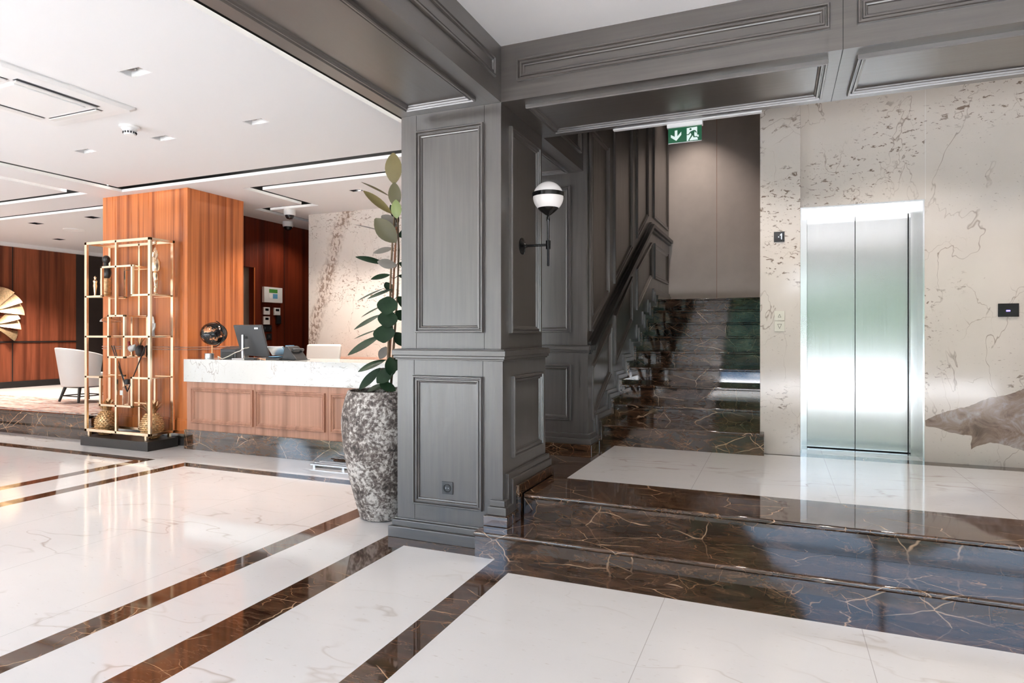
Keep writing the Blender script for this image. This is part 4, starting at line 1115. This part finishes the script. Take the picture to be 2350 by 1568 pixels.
# reed diffuser
rf = root('reed_diffuser', (-7.564, 5.492, .53), 'glass reed diffuser bottle with two crossing black sticks on the shelf', 'diffuser')
MB().lathe([(.054, 0), (.056, .01), (.056, .20), (.048, .23), (.026, .245), (.024, .27)], (-7.564, 5.492, .53), 28).build('bottle', 'glass', rf, smooth=True)
MB().lathe([(.030, .262), (.030, .325), (.014, .33)], (-7.564, 5.492, .53), 24).build('collar', 'black', rf, smooth=True)
MB().box(-7.615, -7.565, 5.430, 5.435, .66, .72).build('paper_tag', 'card_white', rf)
for tx, ty in ((-7.805, 5.455), (-7.79, 5.475), (-7.19, 5.455), (-7.205, 5.475)): MB().tube([(-7.564, 5.492, .70), (tx, ty, 1.28)], .0055, 6).build('stick', 'black', rf)

# statuettes on the shelf
bu = root('bust_statuette', (-8.09, 5.58, 1.9125), 'black headed bust on a ribbed gold column, upper left shelf', 'statuette')
MB().lathe([(.05, 0), (.05, .02), (.062, .03), (.058, .06), (.064, .07), (.058, .10), (.064, .12), (.058, .16), (.066, .18), (.062, .24)], (-8.09, 5.58, 1.9125), 22).build('column', 'gold_matte', bu, smooth=True)
b = MB(); b.ball((-8.09, 5.58, 2.225), .078, 20, 12, sc=(1.0, .7, 1.15)); b.lathe([(.035, 0), (.03, .06), (.032, .09)], (-8.09, 5.58, 2.28), 14)
b.ball((-8.085, 5.58, 2.40), .05, 18, 12, sc=(1.0, .95, 1.1)); b.ball((-8.045, 5.565, 2.405), .016, 10, 8); b.ball((-8.12, 5.59, 2.40), .04, 14, 10, sc=(1.0, .9, 1.2))
b.build('bust', 'black_wood', bu, smooth=True)
sl = root('slender_figurine', (-8.185, 5.50, 1.9125), 'small pale gold figurine standing left of the black headed bust', 'figurine')
MB().lathe([(.03, 0), (.03, .012), (.012, .02), (.016, .08), (.026, .14), (.02, .17), (.026, .20), (.010, .225), (.016, .25), (.001, .27)], (-8.185, 5.50, 1.9125), 16).build('figure', 'gold', sl, smooth=True)

fs_ = root('gold_statuette', (-7.19, 5.60, 1.9125), 'tall gold statuette of a draped striding figure, upper right shelf', 'statuette')
b = MB()
b.tube([(-7.20, 5.60, 2.54), (-7.20, 5.60, 2.47), (-7.205, 5.60, 2.38), (-7.20, 5.60, 2.28), (-7.195, 5.60, 2.19)], [.028, .062, .070, .060, .048], 14)
b.tube([(-7.17, 5.59, 2.48), (-7.125, 5.57, 2.42), (-7.13, 5.55, 2.34)], [.028, .022, .016], 10)
b.tube([(-7.23, 5.61, 2.48), (-7.27, 5.62, 2.38), (-7.255, 5.60, 2.29)], [.028, .022, .016], 10)
b.tube([(-7.185, 5.59, 2.22), (-7.18, 5.585, 2.10), (-7.185, 5.59, 2.0), (-7.19, 5.59, 1.94)], [.044, .034, .026, .020], 12)
b.tube([(-7.215, 5.62, 2.22), (-7.235, 5.64, 2.10), (-7.25, 5.65, 1.94)], [.042, .032, .020], 12)
b.tube([(-7.21, 5.60, 1.935), (-7.15, 5.56, 1.93), (-7.10, 5.53, 1.925)], [.022, .020, .012], 10)
b.tube([(-7.25, 5.66, 1.935), (-7.21, 5.63, 1.93)], [.022, .014], 10)
b.ball((-7.205, 5.595, 2.575), .028, 16, 12, sc=(.9, 1, 1.0))
b.build('figure', 'gold', fs_, smooth=True, sub=1)
MB().box(-7.30, -7.09, 5.51, 5.69, 1.9125, 1.922).build('base', 'gold_matte', fs_)
hd = root('hand_sculpture', (-7.24, 5.58, 1.3995), 'white ceramic raised hand sculpture on the right middle shelf', 'sculpture')
b = MB(); bx, by, bz = -7.24, 5.58, 1.3995
b.tube([(bx, by, bz), (bx, by, bz + .05), (bx, by, bz + .10), (bx, by, bz + .16)], [.040, .032, .042, .046], 14)
b.build('palm', 'card_white', hd, smooth=True)
for dx, h, ln in ((-.036, .15, .10), (-.013, .16, .13), (.012, .16, .125), (.034, .15, .095)):
    MB().tube([(bx + dx, by, bz + h - .02), (bx + dx * 1.25, by - .006, bz + h + ln * .5), (bx + dx * 1.35, by - .016, bz + h + ln)], [.012, .011, .007], 10).build('finger', 'card_white', hd, smooth=True)
MB().tube([(bx + .035, by, bz + .08), (bx + .07, by - .01, bz + .12), (bx + .08, by - .014, bz + .165)], [.014, .012, .008], 10).build('thumb', 'card_white', hd, smooth=True)
def bird(name, x, y, z, lab, m, flip=1):
    t = root(name, (x, y, z), lab, 'bird figurine')
    MB().lathe([(.035, 0), (.035, .01), (.008, .016), (.006, .17)], (x, y, z), 14).build('stand', 'gold', t, smooth=True)
    MB().tube([(x - .15 * flip, y, z + .205), (x - .12 * flip, y, z + .21), (x - .06 * flip, y, z + .215), (x + .02 * flip, y, z + .205), (x + .10 * flip, y, z + .195), (x + .24 * flip, y, z + .185)], [.012, .028, .040, .036, .018, .006], 14).build('body', m, t, smooth=True)
    MB().tube([(x - .145 * flip, y, z + .21), (x - .19 * flip, y, z + .195)], [.022, .010], 10).build('head', 'card_white', t, smooth=True)
    MB().tube([(x - .02 * flip, y, z + .235), (x + .04 * flip, y - .03, z + .25), (x + .10 * flip, y - .03, z + .285)], [.03, .022, .006], 10).build('wing', m, t, smooth=True)
bird('parrot_figurine', -7.98, 5.56, 1.3995, 'rust brown long tailed parrot figurine on the left middle shelf', 'parrot')
ro = root('rooster_figurine', (-7.69, 5.645, 1.142), 'white and red bird figurine inside the small square shelf box', 'bird figurine')
MB().tube([(-7.74, 5.645, 1.25), (-7.70, 5.645, 1.24), (-7.66, 5.645, 1.25), (-7.63, 5.645, 1.29)], [.02, .045, .04, .008], 14).build('body', 'card_white', ro, smooth=True)
MB().tube([(-7.73, 5.645, 1.26), (-7.75, 5.645, 1.33)], [.02, .016], 10).build('head', 'red_lacquer', ro, smooth=True)
MB().lathe([(.035, 0), (.03, .012), (.008, .02), (.008, .07)], (-7.69, 5.645, 1.142), 14).build('stand', 'gold', ro, smooth=True)
bv = root('black_vase', (-7.56, 5.665, 1.142), 'small black vase with a gold leaf crown beside the bird figurine', 'vase')
MB().lathe([(.03, 0), (.052, .03), (.058, .07), (.045, .12), (.03, .14)], (-7.56, 5.665, 1.142), 24).build('pot', 'black', bv, smooth=True)
b = MB()
for k in range(12):
    a = 2 * PI * k / 12; tl = .3 + .5 * (k % 3) / 2
    bs = Vector((-7.56, 5.665, 1.275)); leaf(b, bs, bs + Vector((math.cos(a) * math.sin(tl), math.sin(a) * math.sin(tl) * .6, math.cos(tl))) * .13, .022, (-math.cos(a), -math.sin(a), .6))
b.build('leaf_crown', 'gold_matte', bv)

# ------------------------------------------------------------------ lounge
rg = tag(MB().box(-14.0, -8.6, 5.72, 6.9, ZL, ZL + .012).build('rug', 'rug'), 'streaked pink and grey rug along the lounge platform edge', 'rug')
ch = root('armchair', (-10.32, 6.75, ZL), 'white tub armchair with dark wooden legs in the lounge', 'armchair')
cx, cy, cz = -10.32, 6.75, ZL + .022
def shell(z0, z1, r0, r1, a0, a1, th, n=22):
    b = MB(); vs = []
    for k in range(n + 1):
        a = a0 + (a1 - a0) * k / n
        dip = .12 * (abs(k / n - .5) * 2) ** 2.2
        for r, z in ((r0, z0), (r1, z1 - dip), (r1 - th, z1 - dip), (r0 - th, z0)):
            vs.append((cx + r * math.cos(a), cy + r * math.sin(a) * .95, z))
    fs = [(k * 4 + i, k * 4 + (i + 1) % 4, (k + 1) * 4 + (i + 1) % 4, (k + 1) * 4 + i) for k in range(n) for i in range(4)]
    fs += [(0, 1, 2, 3), (n * 4 + 3, n * 4 + 2, n * 4 + 1, n * 4)]
    return b.add(vs, fs)
shell(cz + .24, cz + .86, .31, .40, math.radians(130), math.radians(370), .06).build('backrest', 'leather_white', ch, bevel=.02, smooth=True)
MB().lathe([(.27, .24), (.30, .26), (.30, .42), (.28, .45), (.001, .46)], (cx, cy, cz), 28).build('seat', 'leather_white', ch, smooth=True)
for a in (45, 135, 225, 315):
    a = math.radians(a)
    MB().tube([(cx + .24 * math.cos(a), cy + .24 * math.sin(a), cz + .25), (cx + .33 * math.cos(a), cy + .33 * math.sin(a), cz)], [.026, .018], 8).build('leg', 'black_wood', ch)
b = MB()
for a in (45, 135, 225, 315):
    a0, a1 = math.radians(a), math.radians(a + 90)
    b.tube([(cx + .30 * math.cos(a0), cy + .30 * math.sin(a0), cz + .09), (cx + .30 * math.cos(a1), cy + .30 * math.sin(a1), cz + .09)], .010, 6)
    b.tube([(cx + .25 * math.cos(a0), cy + .25 * math.sin(a0), cz + .235), (cx + .25 * math.cos(a1), cy + .25 * math.sin(a1), cz + .235)], .018, 6)
b.build('stretcher', 'black_wood', ch)

bc_ = root('accent_chair', (-9.45, 6.75, ZL), 'blue mottled upholstered chair partly hidden behind the display shelf', 'chair')
x, y, z = -9.52, 6.75, ZL + .014
MB().box(x - .12, x + .36, y - .10, y, z + .08, z + .98).build('backrest', 'mosaic', bc_, bevel=.04)
MB().box(x - .12, x + .36, y, y + .42, z + .30, z + .44).build('seat', 'mosaic', bc_, bevel=.03)
for dx in (-.08, .30):
    for dy in (-.05, .36): MB().tube([(x + dx, y + dy, z + .31), (x + dx, y + dy, z)], .018, 8).build('leg', 'black_wood', bc_)
nv = root('tall_planter', (-10.55, 8.1, ZL), 'tall navy planter in the lounge behind the display shelf', 'planter')
MB().lathe([(.16, 0), (.20, .02), (.24, 1.3), (.25, 1.5), (.22, 1.5), (.21, 1.4)], (-10.55, 8.1, ZL), 28, cap=False).build('pot', 'navy', nv, smooth=True)
MB().lathe([(.215, 1.41), (.001, 1.43)], (-10.55, 8.1, ZL), 20).build('soil', 'soil', nv)
dp = root('drooping_plant', (-10.55, 8.1, ZL + 1.43), 'bright green drooping leaf plant in the navy planter', 'plant')
b = MB(); rn = random.Random(11); stx = MB()
for k in range(70):
    a = rn.uniform(0, 2 * PI); r0 = rn.uniform(.02, .12); h = rn.uniform(.05, .62)
    bs = Vector((-10.55 + r0 * math.cos(a) * 2, 8.1 + r0 * math.sin(a) * 2, ZL + 1.62 + h * .8))
    dr = rn.uniform(.18, .42)
    leaf(b, bs, bs + Vector((math.cos(a) * dr, math.sin(a) * dr, rn.uniform(-.26, .02))), rn.uniform(.05, .08), (math.cos(a) * .3, math.sin(a) * .3 - .3, 1), bend=.5)
    if k % 6 == 0: stx.tube([(-10.55, 8.1, ZL + 1.435), tuple(bs)], .006, 6)
b.build('foliage', 'leaf_bright', dp); stx.build('stems', 'leaf_bright', dp)

# gold fan sculptures on the left wall
def fan(y, z, lab, angs, R):
    t = root('fan_sculpture', (XL, y, z), lab, 'wall sculpture', 'gold fan wall sculptures')
    for a in angs:
        a = math.radians(a); hw = math.radians(15)
        b = MB(); vs = []; n = 8
        for k in range(n + 1):
            u = -hw + 2 * hw * k / n; q = a + u
            lift = .02 + .10 * (1 - (k / n)) ** 1.3
            for r, d in ((.06, .02), (R * .55, .02 + lift * .6), (R * (1 + .03 * math.cos(u * 5)), .02 + lift)):
                vs.append((XL + d, y + r * math.cos(q), z + r * math.sin(q)))
            
        m_ = len(vs); vs += [(p[0] + .012, p[1], p[2]) for p in vs]
        fs = []
        for k in range(n):
            for i in range(2):
                fs += [(k * 3 + i, k * 3 + i + 1, (k + 1) * 3 + i + 1, (k + 1) * 3 + i), (m_ + (k + 1) * 3 + i, m_ + (k + 1) * 3 + i + 1, m_ + k * 3 + i + 1, m_ + k * 3 + i)]
            fs.append((k * 3 + 2, (k + 1) * 3 + 2, m_ + (k + 1) * 3 + 2, m_ + k * 3 + 2))
        b.add(vs, fs); b.build('blade', 'gold_matte', t, smooth=True)
fan(7.62, 1.88, 'gold folded fan sculpture on the dark wall, upper one', [8, 38, 66, 100, 140], .50)
fan(7.62, 1.60, 'gold folded fan sculpture on the dark wall, lower one', [5, 33, -30, 160, 200], .44)

# ------------------------------------------------------------------ daylight, lamps and added fill spots
W = bpy.data.worlds.new('sky'); sc.world = W; W.use_nodes = True
nt = W.node_tree; bg = nt.nodes['Background']
tc = nt.nodes.new('ShaderNodeTexCoord'); sx = nt.nodes.new('ShaderNodeSeparateXYZ')
lk(nt, tc.outputs['Generated'], sx.inputs[0])
lk(nt, ramp(nt, sx.outputs[2], [(0.0, (.95, .97, 1.0)), (.18, (.62, .80, 1.0)), (.6, (.30, .55, 1.0))]), bg.inputs['Color'])
bg.inputs['Strength'].default_value = 4.8
def light(name, typ, loc, energy, color=(1, 1, 1), rot=(0, 0, 0), **kw):
    d = bpy.data.lights.new(name, typ); d.energy = energy; d.color = color
    for k, v in kw.items(): setattr(d, k, v)
    o = bpy.data.objects.new(name, d); COL.objects.link(o); o.location = loc; o.rotation_euler = rot
    return o
for i, (a, c) in enumerate(wins):
    p = light('window_daylight', 'AREA', ((a + c) / 2, YF - .02, 1.475), 1, rot=(PI / 2, 0, PI), shape='RECTANGLE', size=c - a, size_y=2.95)
    p.data.cycles.is_portal = True
sun = light('sun', 'SUN', (0, 10, 20), 38.0, (1, .98, .96), rot=(math.radians(33), math.radians(6), 0), angle=.01)
WARM = (1.0, .90, .81)
def spot(x, y, z, e, size=1.9, col_=WARM):
    return light('downlight_or_fill_spot', 'SPOT', (x, y, z), e, col_, (0, 0, 0), spot_size=size, spot_blend=.6, shadow_soft_size=.05)  # shared by the real downlights and the added fill spots
for r in lamps[:4]: spot((r[0] + r[2 - 1]) / 2, (r[2] + r[3]) / 2, ZC + .02, 25)
for x, y in ((-4.2, 1.9), (-5.36, 1.9), (-6.47, 1.9), (-7.2, 3.05), (-4.2, .4), (-6.47, .4), (-9.6, 3.0), (-9.6, .8), (-11.6, 2.2)): spot(x, y, ZC - .02, 25)  # added fill spots continuing the lamp grid, no fittings
spot(-5.015, 6.765, ZC + .02, 130, 2.0); spot(-7.1, 8.2, ZC - .02, 28, 2.3); spot(-3.9, 6.7, ZC - .02, 60, 2.0); spot(-6.1, 6.9, ZC - .02, 60, 1.9)  # first is the desk downlight; other three are added fill, no fittings
for r in far_l: spot((r[0] + r[1]) / 2, (r[2] + r[3]) / 2, ZC + .02, 160)
spot(-13.2, 6.0, ZC - .02, 160); spot(-13.2, 7.4, ZC - .02, 160)  # added fill to brighten the lounge end, no lamps modelled here
for x, y in ((.2, .5), (.2, 2.4), (2.4, .5), (2.4, 2.4)): spot(x, y, 3.32, 40)  # added fill for the entry bay, no fittings
for x, y in ((-.6, 5.4), (.9, 5.4), (2.6, 5.4)): spot(x, y, 3.58, 42)  # added fill brightening the landing, no fittings
sp_ = spot(-1.25, 9.5, 5.2, 95, 1.5); sp_.data.spot_blend = 1.0; sp_.rotation_euler = (.30, 0, 0)  # added spot to lift the wall at the stair head, no fitting
light('sconce_bulb', 'POINT', (-1.497, 4.235, 2.394), 2, WARM, shadow_soft_size=.1)

# ------------------------------------------------------------------ camera
cam = bpy.data.cameras.new('camera'); co_ = bpy.data.objects.new('camera', cam); COL.objects.link(co_)
co_.location = (0, 0, 1.42); co_.rotation_euler = (PI / 2, 0, math.radians(22.743))
cam.sensor_fit = 'HORIZONTAL'; cam.sensor_width = 36; cam.lens = 1453.6 / 2350 * 36
cam.shift_x = 0; cam.shift_y = -(784 - 768.1) / 2350
cam.clip_start = .05; cam.clip_end = 200
sc.camera = co_
vs_ = sc.view_settings
vs_.view_transform = 'Standard'; vs_.look = 'None'; vs_.gamma = 1; vs_.exposure = 1.03; vs_.use_curve_mapping = False
cy_ = sc.cycles
cy_.use_denoising = True
try: cy_.denoiser = 'OPENIMAGEDENOISE'
except Exception: pass
cy_.max_bounces = 9; cy_.diffuse_bounces = 5; cy_.glossy_bounces = 5; cy_.transmission_bounces = 6; cy_.transparent_max_bounces = 6
cy_.caustics_reflective = False; cy_.caustics_refractive = False; cy_.sample_clamp_indirect = 6
